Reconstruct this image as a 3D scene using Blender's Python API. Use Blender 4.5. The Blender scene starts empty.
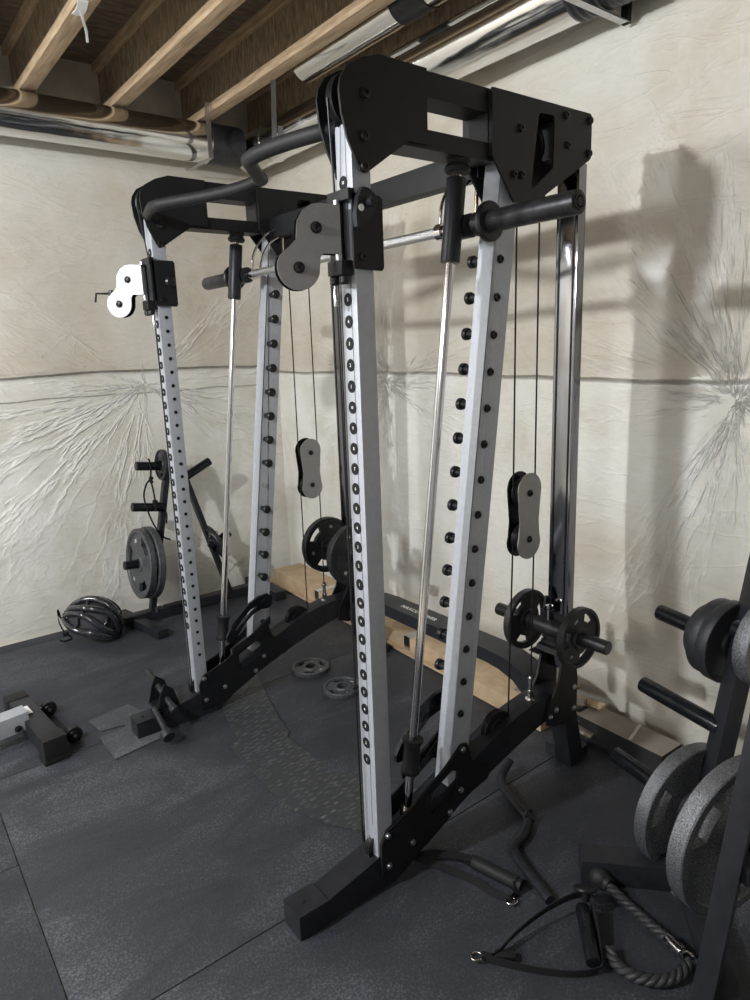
import bpy, bmesh, math, random
from mathutils import Vector, Matrix, noise
random.seed(7)
C = bpy.context.scene.collection
PI = math.pi
MIRROR = 3.930          # y -> MIRROR - y turns the near side of the rack into the far side

# ------------------------------------------------------------------ materials
def new_mat(name):
    m = bpy.data.materials.new(name); m.use_nodes = True
    nt = m.node_tree
    b = nt.nodes['Principled BSDF']
    return m, nt, b
def ramp(nt, fac, stops):
    r = nt.nodes.new('ShaderNodeValToRGB')
    el = r.color_ramp.elements
    while len(el) < len(stops): el.new(0.5)
    for e, (p, c) in zip(el, stops):
        e.position = p; e.color = (*c, 1)
    nt.links.new(fac, r.inputs[0]); return r.outputs[0]
def noise_node(nt, scale, detail=4, rough=.55, vec=None, dist=0):
    n = nt.nodes.new('ShaderNodeTexNoise'); n.inputs['Scale'].default_value = scale
    n.inputs['Detail'].default_value = detail; n.inputs['Roughness'].default_value = rough
    n.inputs['Distortion'].default_value = dist
    if vec is None:
        tc = nt.nodes.new('ShaderNodeTexCoord'); vec = tc.outputs['Object']
    nt.links.new(vec, n.inputs['Vector']); return n.outputs['Fac']
def bump(nt, b, h, strength, dist=.01):
    n = nt.nodes.new('ShaderNodeBump'); n.inputs['Strength'].default_value = strength
    n.inputs['Distance'].default_value = dist
    nt.links.new(h, n.inputs['Height']); nt.links.new(n.outputs[0], b.inputs['Normal'])
def M(name, col, rough=.5, metal=0, var=.0, vscale=20, bs=0, bscale=200, coat=0):
    m, nt, b = new_mat(name)
    b.inputs['Roughness'].default_value = rough; b.inputs['Metallic'].default_value = metal
    b.inputs['Coat Weight'].default_value = coat
    if max(col) < .035: b.inputs['Specular IOR Level'].default_value = .3
    f = noise_node(nt, vscale)
    lo = tuple(max(0, c*(1-var)) for c in col); hi = tuple(min(1, c*(1+var)) for c in col)
    nt.links.new(ramp(nt, f, [(.3, lo), (.7, hi)]), b.inputs['Base Color'])
    if bs: bump(nt, b, noise_node(nt, bscale, 2), bs, .002)
    return m
SILVER = M('silver_powder_coat', (.40, .42, .46), .42, .2, .06, 60, .15, 900)
BLACK = M('black_powder_coat', (.009, .0095, .011), .46, 0, .2, 40, .2, 900)
SATIN = M('satin_black_steel', (.019, .020, .024), .38, .1, .25, 30, .1, 500)
WORN = M('worn_black_sleeve', (.03, .03, .032), .38, .5, .5, 35, .15, 300)
GLOSSB = M('gloss_black_tube', (.012, .013, .016), .2, .3, .2, 40)
PLASTIC = M('black_plastic', (.012, .012, .013), .35, 0, .2, 50)
RUBBERB = M('black_rubber', (.013, .013, .014), .6, 0, .2, 80)
CHROME = M('chrome', (.62, .61, .62), .12, 1, .03, 30)
SMOKE = M('mirror_polished_steel', (.24, .24, .26), .1, 1, .05, 12)
KNURL = M('knurled_chrome', (.62, .63, .63), .32, 1, .08, 300, .6, 1400)
BOLTM = M('bolt_black', (.03, .03, .032), .3, .6, .2, 50)
ZINC = M('zinc_bolt', (.5, .5, .52), .3, 1, .1, 50)
BRUSH = M('brushed_aluminium_plate', (.29, .287, .285), .38, .65, .05, 60, .1, 700)
IRON = M('hammered_grey_iron', (.075, .078, .084), .42, .35, .35, 60, .7, 380)
IRONB = M('black_iron_plate', (.03, .031, .034), .4, .25, .3, 60, .5, 380)
HAMMER = M('hammertone_plate', (.15, .155, .165), .24, .6, .7, 300, .9, 420)
WHITE = M('white_marking', (.75, .75, .74), .5)
DECAL = M('matte_black_sticker', (.008, .008, .009), .75)
CABLE = M('black_cable', (.012, .012, .012), .45)
HOLE = M('dark_hole', (.004, .004, .004), .9)
SEAM = M('upright_seam', (.10, .105, .115), .6)
CARD = M('cardboard', (.46, .34, .215), .8, 0, .14, 14, .2, 120)
CARDG = M('dusty_cardboard', (.27, .235, .19), .8, 0, .15, 12, .2, 120)
TAPE = M('clear_tape', (.5, .47, .42), .25, 0, .1, 30, 0, 100, .5)
FOIL = M('foil_tape', (.7, .7, .7), .25, 1, .1, 30, .4, 60)
DUCTT = M('dark_duct_tape', (.03, .031, .035), .38, .3, .3, 40, .6, 60)
STRAPM = M('black_webbing', (.008, .008, .009), .8, 0, .2, 300, .3, 900)
CONC = M('concrete', (.62, .58, .50), .85, 0, .2, 6, .3, 60)
SHELLM = M('helmet_shell', (.02, .021, .025), .12, 0, .2, 30, 0, 100, .8)
FOAM = M('helmet_foam', (.03, .03, .033), .7)

# mirror steel duct
m, nt, b = new_mat('galvanised_duct')
b.inputs['Metallic'].default_value = 1; b.inputs['Roughness'].default_value = .13
b.inputs['Base Color'].default_value = (.80, .80, .79, 1)
bump(nt, b, noise_node(nt, 3.5, 2), .25, .03)
DUCT = m
# wood flange
def wood(name, cols, stretch, rough=.8, sc=10):
    m, nt, b = new_mat(name)
    tc = nt.nodes.new('ShaderNodeTexCoord'); mp = nt.nodes.new('ShaderNodeMapping')
    mp.inputs['Scale'].default_value = stretch
    nt.links.new(tc.outputs['Object'], mp.inputs['Vector'])
    f = noise_node(nt, sc, 6, .6, mp.outputs[0])
    nt.links.new(ramp(nt, f, cols), b.inputs['Base Color'])
    b.inputs['Roughness'].default_value = rough
    bump(nt, b, f, .3, .004)
    return m
FLANGE = wood('laminated_flange', [(.3, (.27, .185, .105)), (.5, (.42, .30, .185)), (.7, (.53, .40, .26))], (14, 1.2, 14), sc=5)
OSB = wood('osb_web', [(.3, (.11, .08, .048)), (.5, (.23, .17, .105)), (.72, (.38, .29, .19))], (1, 5, 1.3), sc=14)
SUB = wood('osb_subfloor', [(.3, (.09, .068, .045)), (.55, (.17, .13, .09)), (.75, (.25, .20, .14))], (1, 3, 1), sc=14)

# rubber mats: near-black with pale scuffs and dust
def rubber(name, base, scuff):
    m, nt, b = new_mat(name)
    tc = nt.nodes.new('ShaderNodeTexCoord'); mp = nt.nodes.new('ShaderNodeMapping')
    mp.inputs['Rotation'].default_value = (0, 0, .35); mp.inputs['Scale'].default_value = (1, 1.9, 1)
    nt.links.new(tc.outputs['Object'], mp.inputs['Vector'])
    f1 = noise_node(nt, 2.2, 9, .68, mp.outputs[0], .6)
    f2 = noise_node(nt, 150, 3, .7)
    mm = nt.nodes.new('ShaderNodeMath'); mm.operation = 'MULTIPLY'
    nt.links.new(f1, mm.inputs[0]); nt.links.new(f2, mm.inputs[1])
    col = ramp(nt, mm.outputs[0], [(.13, base), (.27, tuple(c*1.9 for c in base)), (.46, scuff)])
    nt.links.new(col, b.inputs['Base Color'])
    b.inputs['Roughness'].default_value = .62
    bump(nt, b, f2, .5, .003)
    return m
MAT = rubber('rubber_mat', (.0155, .017, .022), (.125, .13, .15))
PADM = rubber('grey_rubber_sheet', (.030, .032, .036), (.16, .165, .18))

# diamond-tread rubber strip
m, nt, b = new_mat('tread_rubber')
tc = nt.nodes.new('ShaderNodeTexCoord'); mp = nt.nodes.new('ShaderNodeMapping')
mp.inputs['Rotation'].default_value = (0, 0, .8); mp.inputs['Scale'].default_value = (26, 60, 26)
nt.links.new(tc.outputs['Object'], mp.inputs['Vector'])
v = nt.nodes.new('ShaderNodeTexVoronoi'); v.feature = 'F1'; v.inputs['Scale'].default_value = 1
v.inputs['Randomness'].default_value = .6
nt.links.new(mp.outputs[0], v.inputs['Vector'])
n2 = noise_node(nt, 40, 5, .7)
nt.links.new(ramp(nt, n2, [(.35, (.055, .057, .062)), (.58, (.10, .103, .11)), (.72, (.26, .265, .28))]), b.inputs['Base Color'])
b.inputs['Roughness'].default_value = .5
COLT = b.inputs['Base Color'].links[0].from_socket
inv = nt.nodes.new('ShaderNodeMath'); inv.operation = 'SUBTRACT'; inv.inputs[0].default_value = .45; inv.use_clamp = True
nt.links.new(v.outputs['Distance'], inv.inputs[1])
bump(nt, b, inv.outputs[0], .8, .006)
th_ = nt.nodes.new('ShaderNodeMath'); th_.operation = 'MULTIPLY'; th_.inputs[1].default_value = 2.2; th_.use_clamp = True
nt.links.new(inv.outputs[0], th_.inputs[0])
mxt = nt.nodes.new('ShaderNodeMix'); mxt.data_type = 'RGBA'; nt.links.new(th_.outputs[0], mxt.inputs[0]); mxt.inputs[6].default_value = (.032, .034, .038, 1)
nt.links.new(COLT, mxt.inputs[7]); nt.links.new(mxt.outputs[2], b.inputs['Base Color'])
TREAD = m

# plastic-covered insulation: radial stretch creases around staples
def insulation(name, ax, staples, seams):
    """ax: which coordinate runs along the wall ('X' or 'Y'); staples: (u, z, reach, strength)"""
    m, nt, b = new_mat(name)
    N = nt.nodes; L = nt.links
    tc = N.new('ShaderNodeTexCoord'); sp = N.new('ShaderNodeSeparateXYZ')
    L.new(tc.outputs['Object'], sp.inputs[0])
    u, z = sp.outputs[ax], sp.outputs['Z']
    def mth(op, a, bb=None, cc=None, clamp=False):
        n = N.new('ShaderNodeMath'); n.operation = op; n.use_clamp = clamp
        for i, x in enumerate((a, bb, cc)):
            if x is None: continue
            if isinstance(x, (int, float)): n.inputs[i].default_value = x
            else: L.new(x, n.inputs[i])
        return n.outputs[0]
    total = None
    for (su, sz, reach, st) in staples:
        du = mth('SUBTRACT', u, su); dz = mth('SUBTRACT', z, sz)
        r = mth('SQRT', mth('ADD', mth('MULTIPLY', du, du), mth('MULTIPLY', dz, dz)))
        cx = N.new('ShaderNodeCombineXYZ')
        rr = mth('ADD', r, .02)
        L.new(mth('DIVIDE', du, rr), cx.inputs[0]); L.new(mth('DIVIDE', dz, rr), cx.inputs[1])
        L.new(mth('MULTIPLY', r, .35), cx.inputs[2])
        nz = noise_node(nt, 5.5, 4, .6, cx.outputs[0])
        ridge = mth('POWER', mth('SUBTRACT', 1, mth('ABSOLUTE', mth('MULTIPLY', mth('SUBTRACT', nz, .5), 6)), clamp=True), 4)
        fall = mth('MULTIPLY', mth('POWER', 2.718, mth('MULTIPLY', r, -1/reach)), st)
        cm = N.new('ShaderNodeCombineXYZ'); L.new(mth('DIVIDE', du, rr), cm.inputs[0]); L.new(mth('DIVIDE', dz, rr), cm.inputs[1]); cm.inputs[2].default_value = su*3
        mask = mth('MULTIPLY', mth('SUBTRACT', noise_node(nt, 1.5, 2, .5, cm.outputs[0]), .44), 7, clamp=True)
        t = mth('MULTIPLY', mth('MULTIPLY', ridge, mask), fall)
        total = t if total is None else mth('ADD', total, t)
    # loose diagonal wrinkles of the sheet
    mp = N.new('ShaderNodeMapping'); mp.inputs['Rotation'].default_value = (.5, .5, 0); mp.inputs['Scale'].default_value = (1.0, 1.0, 3.2)
    L.new(tc.outputs['Object'], mp.inputs['Vector'])
    w = noise_node(nt, 2.4, 5, .55, mp.outputs[0], 1.2)
    wr = mth('POWER', mth('SUBTRACT', 1, mth('ABSOLUTE', mth('MULTIPLY', mth('SUBTRACT', w, .5), 9)), clamp=True), 4)
    h = mth('ADD', total, mth('MULTIPLY', wr, .07))
    h = mth('ADD', h, mth('MULTIPLY', noise_node(nt, 26, 4, .55), .10))
    # horizontal lap seams of the blanket, a little wavy
    wav = mth('MULTIPLY', mth('SUBTRACT', noise_node(nt, 1.6, 2), .5), .06)
    dark = None
    for sz_, wd, am in seams:
        d = mth('ABSOLUTE', mth('SUBTRACT', mth('ADD', z, wav), sz_))
        k = mth('SUBTRACT', 1, mth('DIVIDE', d, wd), clamp=True)
        k = mth('MULTIPLY', k, am)
        dark = k if dark is None else mth('ADD', dark, k)
    h = mth('SUBTRACT', h, mth('MULTIPLY', dark, 1.2))
    big = noise_node(nt, 1.3, 5, .6, None, .8)
    col = ramp(nt, big, [(.28, (.53, .485, .40)), (.42, (.65, .62, .55)), (.6, (.73, .72, .68)), (.75, (.78, .78, .75))])
    fib = noise_node(nt, 17, 6, .75, mp.outputs[0])
    mx = N.new('ShaderNodeMix'); mx.data_type = 'RGBA'; mx.blend_type = 'MULTIPLY'; mx.inputs[0].default_value = .55
    L.new(col, mx.inputs[6]); L.new(ramp(nt, fib, [(.3, (.88, .87, .84)), (.6, (1, 1, 1))]), mx.inputs[7])
    mx2 = N.new('ShaderNodeMix'); mx2.data_type = 'RGBA'; mx2.blend_type = 'MIX'
    L.new(mth('MULTIPLY', dark, .75, clamp=True), mx2.inputs[0]); L.new(mx.outputs[2], mx2.inputs[6]); mx2.inputs[7].default_value = (.22, .2, .17, 1)
    mx3 = N.new('ShaderNodeMix'); mx3.data_type = 'RGBA'; L.new(mth('MULTIPLY', total, 1.1, clamp=True), mx3.inputs[0]); L.new(mx2.outputs[2], mx3.inputs[6]); mx3.inputs[7].default_value = (.93, .93, .91, 1)  # glossy highlights along the staple creases, painted into the colour as white
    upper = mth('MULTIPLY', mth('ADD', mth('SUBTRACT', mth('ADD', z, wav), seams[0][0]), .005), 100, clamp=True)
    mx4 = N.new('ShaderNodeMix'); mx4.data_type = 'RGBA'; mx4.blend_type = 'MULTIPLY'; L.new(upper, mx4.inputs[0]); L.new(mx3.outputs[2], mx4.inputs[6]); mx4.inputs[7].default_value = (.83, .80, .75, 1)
    L.new(mx4.outputs[2], b.inputs['Base Color'])
    b.inputs['Roughness'].default_value = .5
    b.inputs['Coat Weight'].default_value = .22; b.inputs['Coat Roughness'].default_value = .16
    bump(nt, b, h, .8, .02)
    return m
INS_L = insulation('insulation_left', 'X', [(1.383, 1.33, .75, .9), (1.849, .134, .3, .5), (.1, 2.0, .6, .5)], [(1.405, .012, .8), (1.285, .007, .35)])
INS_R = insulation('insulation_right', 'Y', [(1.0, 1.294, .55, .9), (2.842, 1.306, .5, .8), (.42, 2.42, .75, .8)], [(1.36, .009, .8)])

# ------------------------------------------------------------------ geometry
class G:
    def __init__(s): s.bm = bmesh.new(); s.marks = []
    def mark(s): s.marks.append(len(s.bm.faces)); return s
    def _mat(s, fs, mi):
        for f in fs: f.material_index = mi
    def box(s, c, size, mi=0, rot=None, bev=0):
        x = Matrix.Translation(Vector(c))
        if rot is not None: x = x @ rot
        r = bmesh.ops.create_cube(s.bm, size=1, matrix=x @ Matrix.Diagonal((*size, 1)))
        vs = r['verts']; fs = {f for v in vs for f in v.link_faces}
        s._mat(fs, mi)
        if bev:
            es = {e for v in vs for e in v.link_edges}
            rr = bmesh.ops.bevel(s.bm, geom=list(es), offset=bev, segments=2, profile=.7, affect='EDGES')
            s._mat(rr['faces'], mi)
        return s
    def bx(s, x0, x1, y0, y1, z0, z1, mi=0, bev=0):
        return s.box(((x0+x1)/2, (y0+y1)/2, (z0+z1)/2), (abs(x1-x0), abs(y1-y0), abs(z1-z0)), mi, None, bev)
    def cyl(s, p0, p1, r, mi=0, seg=20, r2=None, bev=0):
        p0, p1 = Vector(p0), Vector(p1); d = p1-p0
        q = d.to_track_quat('Z', 'Y').to_matrix().to_4x4()
        o = bmesh.ops.create_cone(s.bm, cap_ends=True, segments=seg, radius1=r, radius2=r if r2 is None else r2, depth=d.length,
                                  matrix=Matrix.Translation((p0+p1)/2) @ q)
        fs = {f for v in o['verts'] for f in v.link_faces}; s._mat(fs, mi)
        if bev:
            es = [e for e in {e for v in o['verts'] for e in v.link_edges} if len(e.link_faces) == 2 and any(len(f.verts) > 4 for f in e.link_faces)]
            rr = bmesh.ops.bevel(s.bm, geom=es, offset=bev, segments=2, profile=.6, affect='EDGES'); s._mat(rr['faces'], mi)
        return s
    def lathe(s, prof, c, ax, mi=0, seg=32, close=False):
        """prof: (radius, along) pairs"""
        q = Vector(ax).normalized().to_track_quat('Z', 'Y').to_matrix(); c = Vector(c)
        rings = []
        for r, h in prof:
            if r < 1e-6: rings.append([s.bm.verts.new(c + q @ Vector((0, 0, h)))])
            else: rings.append([s.bm.verts.new(c + q @ Vector((r*math.cos(2*PI*k/seg), r*math.sin(2*PI*k/seg), h))) for k in range(seg)])
        n = len(rings); pr = [(i, i+1) for i in range(n-1)] + ([(n-1, 0)] if close else [])
        for i, j in pr:
            a, bb = rings[i], rings[j]
            for k in range(seg):
                l = (k+1) % seg
                if len(a) == 1 and len(bb) == 1: continue
                if len(a) == 1: f = s.bm.faces.new((a[0], bb[k], bb[l]))
                elif len(bb) == 1: f = s.bm.faces.new((a[k], a[l], bb[0]))
                else: f = s.bm.faces.new((a[k], a[l], bb[l], bb[k]))
                f.material_index = mi
        return s
    def tube(s, pts, r, mi=0, seg=12, closed=False, twist=None):
        pts = [Vector(p) for p in pts]; n = len(pts)
        rs = r if isinstance(r, (list, tuple)) else [r]*n
        up = None; rings = []
        for i, p in enumerate(pts):
            if closed: t = (pts[(i+1) % n]-pts[i-1])
            else: t = pts[min(i+1, n-1)]-pts[max(i-1, 0)]
            t.normalize()
            if up is None:
                up = Vector((0, 0, 1)) if abs(t.z) < .9 else Vector((1, 0, 0))
            up = (up - t*up.dot(t)).normalized(); sd = t.cross(up)
            rings.append([s.bm.verts.new(p + rs[i]*(math.cos(2*PI*k/seg)*up + math.sin(2*PI*k/seg)*sd)) for k in range(seg)])
        for i in range(n if closed else n-1):
            a, bb = rings[i], rings[(i+1) % n]
            for k in range(seg):
                f = s.bm.faces.new((a[k], a[(k+1) % seg], bb[(k+1) % seg], bb[k])); f.material_index = mi
        if not closed:
            for rg in (rings[0], rings[-1]):
                f = s.bm.faces.new(rg); f.material_index = mi
        return s
    def ribbon(s, pts, w, t, wdir, mi=0):
        """flat strap: width w along wdir, thickness t"""
        pts = [Vector(p) for p in pts]; rings = []
        for i, p in enumerate(pts):
            tg = (pts[min(i+1, len(pts)-1)]-pts[max(i-1, 0)]).normalized()
            wd = Vector(wdir(i) if callable(wdir) else wdir); wd = (wd - tg*wd.dot(tg)).normalized()
            nn = tg.cross(wd)
            rings.append([s.bm.verts.new(p + wd*a*w/2 + nn*c*t/2) for a, c in ((-1, -1), (1, -1), (1, 1), (-1, 1))])
        for i in range(len(rings)-1):
            for k in range(4):
                f = s.bm.faces.new((rings[i][k], rings[i][(k+1) % 4], rings[i+1][(k+1) % 4], rings[i+1][k])); f.material_index = mi
        for rg in (rings[0], rings[-1]):
            f = s.bm.faces.new(rg); f.material_index = mi
        return s
    def prism(s, poly, holes, fn, a, bb, mi=0, smi=None):
        """outline (and holes) in 2D, fn(u, v, w) -> 3D, extruded from w=a to w=bb"""
        smi = mi if smi is None else smi
        es = []; loops = []
        for lp in [poly]+list(holes):
            vs = [s.bm.verts.new(Vector(fn(u, v, a))) for u, v in lp]
            loops.append(vs)
            es += [s.bm.edges.new((vs[i], vs[(i+1) % len(vs)])) for i in range(len(vs))]
        r = bmesh.ops.triangle_fill(s.bm, use_beauty=True, use_dissolve=False, edges=es)
        fs = [g for g in r['geom'] if isinstance(g, bmesh.types.BMFace)]
        s._mat(fs, mi)
        mp = {}
        for lp, vs in zip([poly]+list(holes), loops):
            for (u, v), ve in zip(lp, vs): mp[ve] = s.bm.verts.new(Vector(fn(u, v, bb)))
        for f in fs:
            nf = s.bm.faces.new([mp[v] for v in reversed(f.verts)]); nf.material_index = mi
        for vs in loops:
            for i in range(len(vs)):
                p, q = vs[i], vs[(i+1) % len(vs)]
                f = s.bm.faces.new((p, q, mp[q], mp[p])); f.material_index = smi
        return s

def obj(name, g, mats, parent=None, mirror=False, smooth=True, ang=35, label=None):
    if g.marks and name.endswith('s'):
        # several like pieces: one object each
        ms = g.marks+[len(g.bm.faces)]; last = None
        for a_, b_ in zip(ms[:-1], ms[1:]):
            h = G(); h.bm.free(); h.bm = g.bm.copy(); h.bm.faces.ensure_lookup_table()
            bmesh.ops.delete(h.bm, geom=[f for i, f in enumerate(h.bm.faces) if not a_ <= i < b_], context='FACES')
            last = obj(name[:-1], h, mats, parent, mirror, smooth, ang, label)
        g.bm.free(); return last
    bm = g.bm
    org = Vector(parent['_o']) if parent is not None and '_o' in parent else Vector((0, 0, 0))
    if mirror:
        for v in bm.verts: v.co.y = MIRROR - v.co.y
    for v in bm.verts: v.co -= org
    bmesh.ops.recalc_face_normals(bm, faces=bm.faces[:])
    if smooth:
        for f in bm.faces: f.smooth = True
        for e in bm.edges:
            if len(e.link_faces) == 2 and e.calc_face_angle(0) > math.radians(ang): e.smooth = False
    me = bpy.data.meshes.new(name); bm.to_mesh(me); bm.free()
    for m in (mats if isinstance(mats, (list, tuple)) else [mats]): me.materials.append(m)
    o = bpy.data.objects.new(name, me); C.objects.link(o)
    if parent is not None: o.parent = parent; o['_o'] = tuple(org)
    if label: o['label'] = label
    return o
def thing(name, label, cat, loc, group=None):
    o = bpy.data.objects.new(name, None); C.objects.link(o); o.location = loc
    o.empty_display_size = .1
    o['label'] = label; o['category'] = cat; o['_o'] = tuple(loc)
    if group: o['group'] = group
    return o
def tag(o, label, cat, group=None):
    o['label'] = label; o['category'] = cat
    if group: o['group'] = group
    return o
def solo(name, g, mats, label, cat, group=None, **k):
    """a thing of one mesh, origin moved to its own base"""
    bm = g.bm; vs = [v.co for v in bm.verts]
    o3 = Vector(((min(v.x for v in vs)+max(v.x for v in vs))/2, (min(v.y for v in vs)+max(v.y for v in vs))/2, min(v.z for v in vs)))
    for v in bm.verts: v.co -= o3
    o = obj(name, g, mats, None, **k); o.location = o3; o['_o'] = tuple(o3)
    return tag(o, label, cat, group)
def copy_tree(o, parent=None):
    c = o.copy(); C.objects.link(c)
    if parent is not None: c.parent = parent
    for ch in [k for k in o.children]: copy_tree(ch, c)
    return c
def struct(name, g, mats, **k):
    o = obj(name, g, mats, None, **k); o['kind'] = 'structure'; return o
def smooth_path(pts, n=6):
    """Catmull-Rom through the points"""
    P = [Vector(p) for p in pts]; P = [P[0]*2-P[1]] + P + [P[-1]*2-P[-2]]; out = []
    for i in range(1, len(P)-2):
        for k in range(n):
            t = k/n; a, b2, c, d = P[i-1], P[i], P[i+1], P[i+2]
            out.append(.5*((2*b2)+(c-a)*t+(2*a-5*b2+4*c-d)*t*t+(3*b2-a-3*c+d)*t**3))
    out.append(P[-2]); return out
def circ(cx, cy, r, n=24, a0=0, a1=2*PI, closed=True):
    m = n if closed else n-1
    return [(cx+r*math.cos(a0+(a1-a0)*k/m), cy+r*math.sin(a0+(a1-a0)*k/m)) for k in range(n)]
XZ = lambda u, v, w: (u, w, v)
XY = lambda u, v, w: (u, v, w)

# ------------------------------------------------------------------ setting
XW, YW, ZC = 2.27, 3.96, 2.72
XL, YN = -4.3, -2.6
def wall_grid(axis, u0, u1, z0, z1, nu, nz, fix, sgn):
    g = G(); vs = []
    for j in range(nz+1):
        for i in range(nu+1):
            u = u0+(u1-u0)*i/nu; z = z0+(z1-z0)*j/nz
            d = .020*noise.noise(Vector((u*1.1, z*.9, 3.1*sgn))) + .010*noise.noise(Vector((u*3.1, z*2.7, 7)))
            d += .004*noise.noise(Vector((u*9, z*8, 1)))
            for sz, aa in ((1.385, .014),):
                d += aa*math.exp(-((z-sz-.02*noise.noise(Vector((u*1.5, 0, 5))))/.02)**2)
            d = max(d, -.02)
            if axis == 'Y': d -= .075*math.exp(-((u-1.3)/.6)**4)*math.exp(-((z-1.25)/.85)**4)
            vs.append(g.bm.verts.new((u, fix+d, z) if axis == 'X' else (fix+d, u, z)))
    for j in range(nz):
        for i in range(nu):
            a = j*(nu+1)+i; g.bm.faces.new((vs[a], vs[a+1], vs[a+nu+2], vs[a+nu+1]))
    return g
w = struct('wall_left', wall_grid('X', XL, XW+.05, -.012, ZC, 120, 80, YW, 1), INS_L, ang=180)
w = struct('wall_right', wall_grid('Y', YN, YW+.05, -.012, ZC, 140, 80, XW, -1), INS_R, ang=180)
g = G(); g.bx(XL, XW+.15, YN, YW+.15, -.10, -.012); struct('floor', g, CONC)
g = G(); g.bx(XL, XW+.3, YN, YW+.3, ZC+.26, ZC+.28); struct('ceiling', g, SUB)
g = G(); g.bx(XL-.1, XL, YN-.1, YW+.15, -.1, ZC+.28); struct('wall_back', g, M('grey_wall', (.34, .34, .34), .85))
g = G(); g.bx(XL, XW+.15, YN-.1, YN, -.1, ZC+.28); struct('wall_near', g, bpy.data.materials['grey_wall'])
g = G(); g.bx(XL, XW+.12, YW+.03, YW+.08, ZC-.01, ZC+.26); struct('trim_1', g, CONC)          # rim boards on top of the walls
g = G(); g.bx(XW+.04, XW+.09, YN, YW+.08, ZC-.01, ZC+.26); struct('trim_2', g, OSB)
n = 3
for xc in tuple(.905-.42*k for k in range(12, 0, -1))+(.905, 1.325, 1.775, 2.19):
    g = G()
    g.bx(xc-.034, xc+.034, YN, YW+.03, ZC, ZC+.040, 0, .002)
    g.bx(xc-.034, xc+.034, YN, YW+.03, ZC+.22, ZC+.26, 0)
    g.bx(xc-.006, xc+.006, YN, YW+.03, ZC+.040, ZC+.22, 1)
    struct('trim_%d' % n, g, [FLANGE, OSB]); n += 1
# scrap of white tape on the first joist
g = G()
g.ribbon(smooth_path([(.885, 2.74, ZC-.003), (.892, 2.80, ZC-.010), (.895, 2.86, ZC-.003)], 5), .035, .003, (1, .2, 0))
g.ribbon(smooth_path([(.892, 2.80, ZC-.010), (.905, 2.83, ZC-.028), (.925, 2.87, ZC-.045), (.932, 2.89, ZC-.075)], 5), .009, .002, (1, .2, .1))
solo('plastic_scrap', g, WHITE, 'white scrap of plastic stapled under the leftmost ceiling joist', 'scrap')

# rubber mats, four feet by six feet each
mats_xy = [(-1.64, .19), (.19, 2.02), (2.02, 2.25)]
mats_yy = [(-.59, .18), (.18, 1.40), (1.40, 2.62), (2.62, 3.84), (3.84, 3.94)]
NAMES = {(0, 1): 'black rubber floor mat at the bottom left corner of the picture',
 (1, 1): 'black rubber floor mat under the loose cable handles and the near foot of the rack',
 (0, 2): 'black rubber floor mat cut off by the left edge, left of the long floor seam',
 (1, 2): 'black rubber floor mat inside the rack, under the curved tread strip',
 (0, 3): 'black rubber floor mat cut off by the left edge, reaching to the left wall',
 (1, 3): 'black rubber floor mat under the bike helmet and the far weight tree',
 (0, 4): 'narrow rubber mat strip along the left wall, left of the bike helmet',
 (1, 4): 'narrow rubber mat strip along the left wall behind the far weight tree',
 (2, 1): 'narrow rubber mat strip along the right wall behind the near weight tree',
 (2, 2): 'narrow rubber mat strip along the right wall under the long cardboard box',
 (2, 3): 'narrow rubber mat strip along the right wall nearest the far corner',
 (1, 0): 'black rubber floor mat in front of the near weight tree at the bottom right'}
for (i, j), lab in NAMES.items():
    x0, x1 = mats_xy[i]; y0, y1 = mats_yy[j]
    if i == 0: y0, y1 = max(y0-.52, -.59), (y1-.52 if j < 4 else y1)
    if i == 0 and j == 4: y0 = 3.32
    g = G(); g.bx(x0+.0015, x1-.0015, y0+.0015, y1-.0015, -.012, 0, 0, .002)
    solo('rubber_mat', g, MAT, lab, 'floor mat', 'rubber mats covering the floor')

# ------------------------------------------------------------------ ducts
def duct(p0, p1, r, ribs=()):
    g = G(); p0, p1 = Vector(p0), Vector(p1); d = (p1-p0).normalized(); Ln = (p1-p0).length
    prof = [(r-.002, 0), (r, 0)]
    for q in ribs: prof += [(r, q-.006), (r+.004, q-.003), (r+.004, q+.003), (r, q+.006)]
    prof += [(r, Ln), (r-.002, Ln), ]
    g.lathe(prof, p0, d, 0, 64, close=True)
    return g
t = thing('air_duct', 'round shiny metal duct running along the top of the left wall', 'duct', (.6, 3.75, 2.614))
obj('duct_pipe', duct((XL, 3.75, 2.614), (1.80, 3.75, 2.614), .1, (3.9,)), DUCT, t)
g = G(); g.tube([(1.785+.012*k, 3.75, 2.615) for k in range(17)], [.103+.0025*(k % 2) for k in range(17)], 0, 48)
obj('taped_joint', g, DUCTT, t, label='duct end wrapped in dark tape')
t = thing('air_duct', 'wide shiny metal duct running along the top of the right wall', 'duct', (2.1, 2.4, 2.62))
obj('duct_pipe', duct((2.10, 3.85, 2.62), (2.10, 1.55, 2.62), .1, (.30,)), DUCT, t)
g = G(); g.tube([(2.10, 1.565-.012*k, 2.62) for k in range(20)], [.102+.004*(k % 2) for k in range(20)], 0, 40)
obj('taped_joint', g, DUCTT, t, label='duct joint wrapped in dark ribbed tape')
g = G(); g.cyl((2.10, 1.345, 2.62), (2.10, YN+.1, 2.62), .1, 0, 48)
obj('duct_pipe', g, DUCT, t)
t = thing('small_air_duct', 'thinner shiny duct tucked up beside the joist above the wide duct', 'duct', (2.0, 2.0, 2.82))
g = G(); g.cyl((2.0, 3.05, 2.83), (2.0, 2.32, 2.83), .078, 0, 40); obj('duct_pipe', g, DUCT, t)
g = G(); g.cyl((2.0, 2.33, 2.83), (2.0, 2.16, 2.83), .081, 0, 40); obj('taped_joint', g, DUCTT, t, label='black taped joint')
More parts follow.
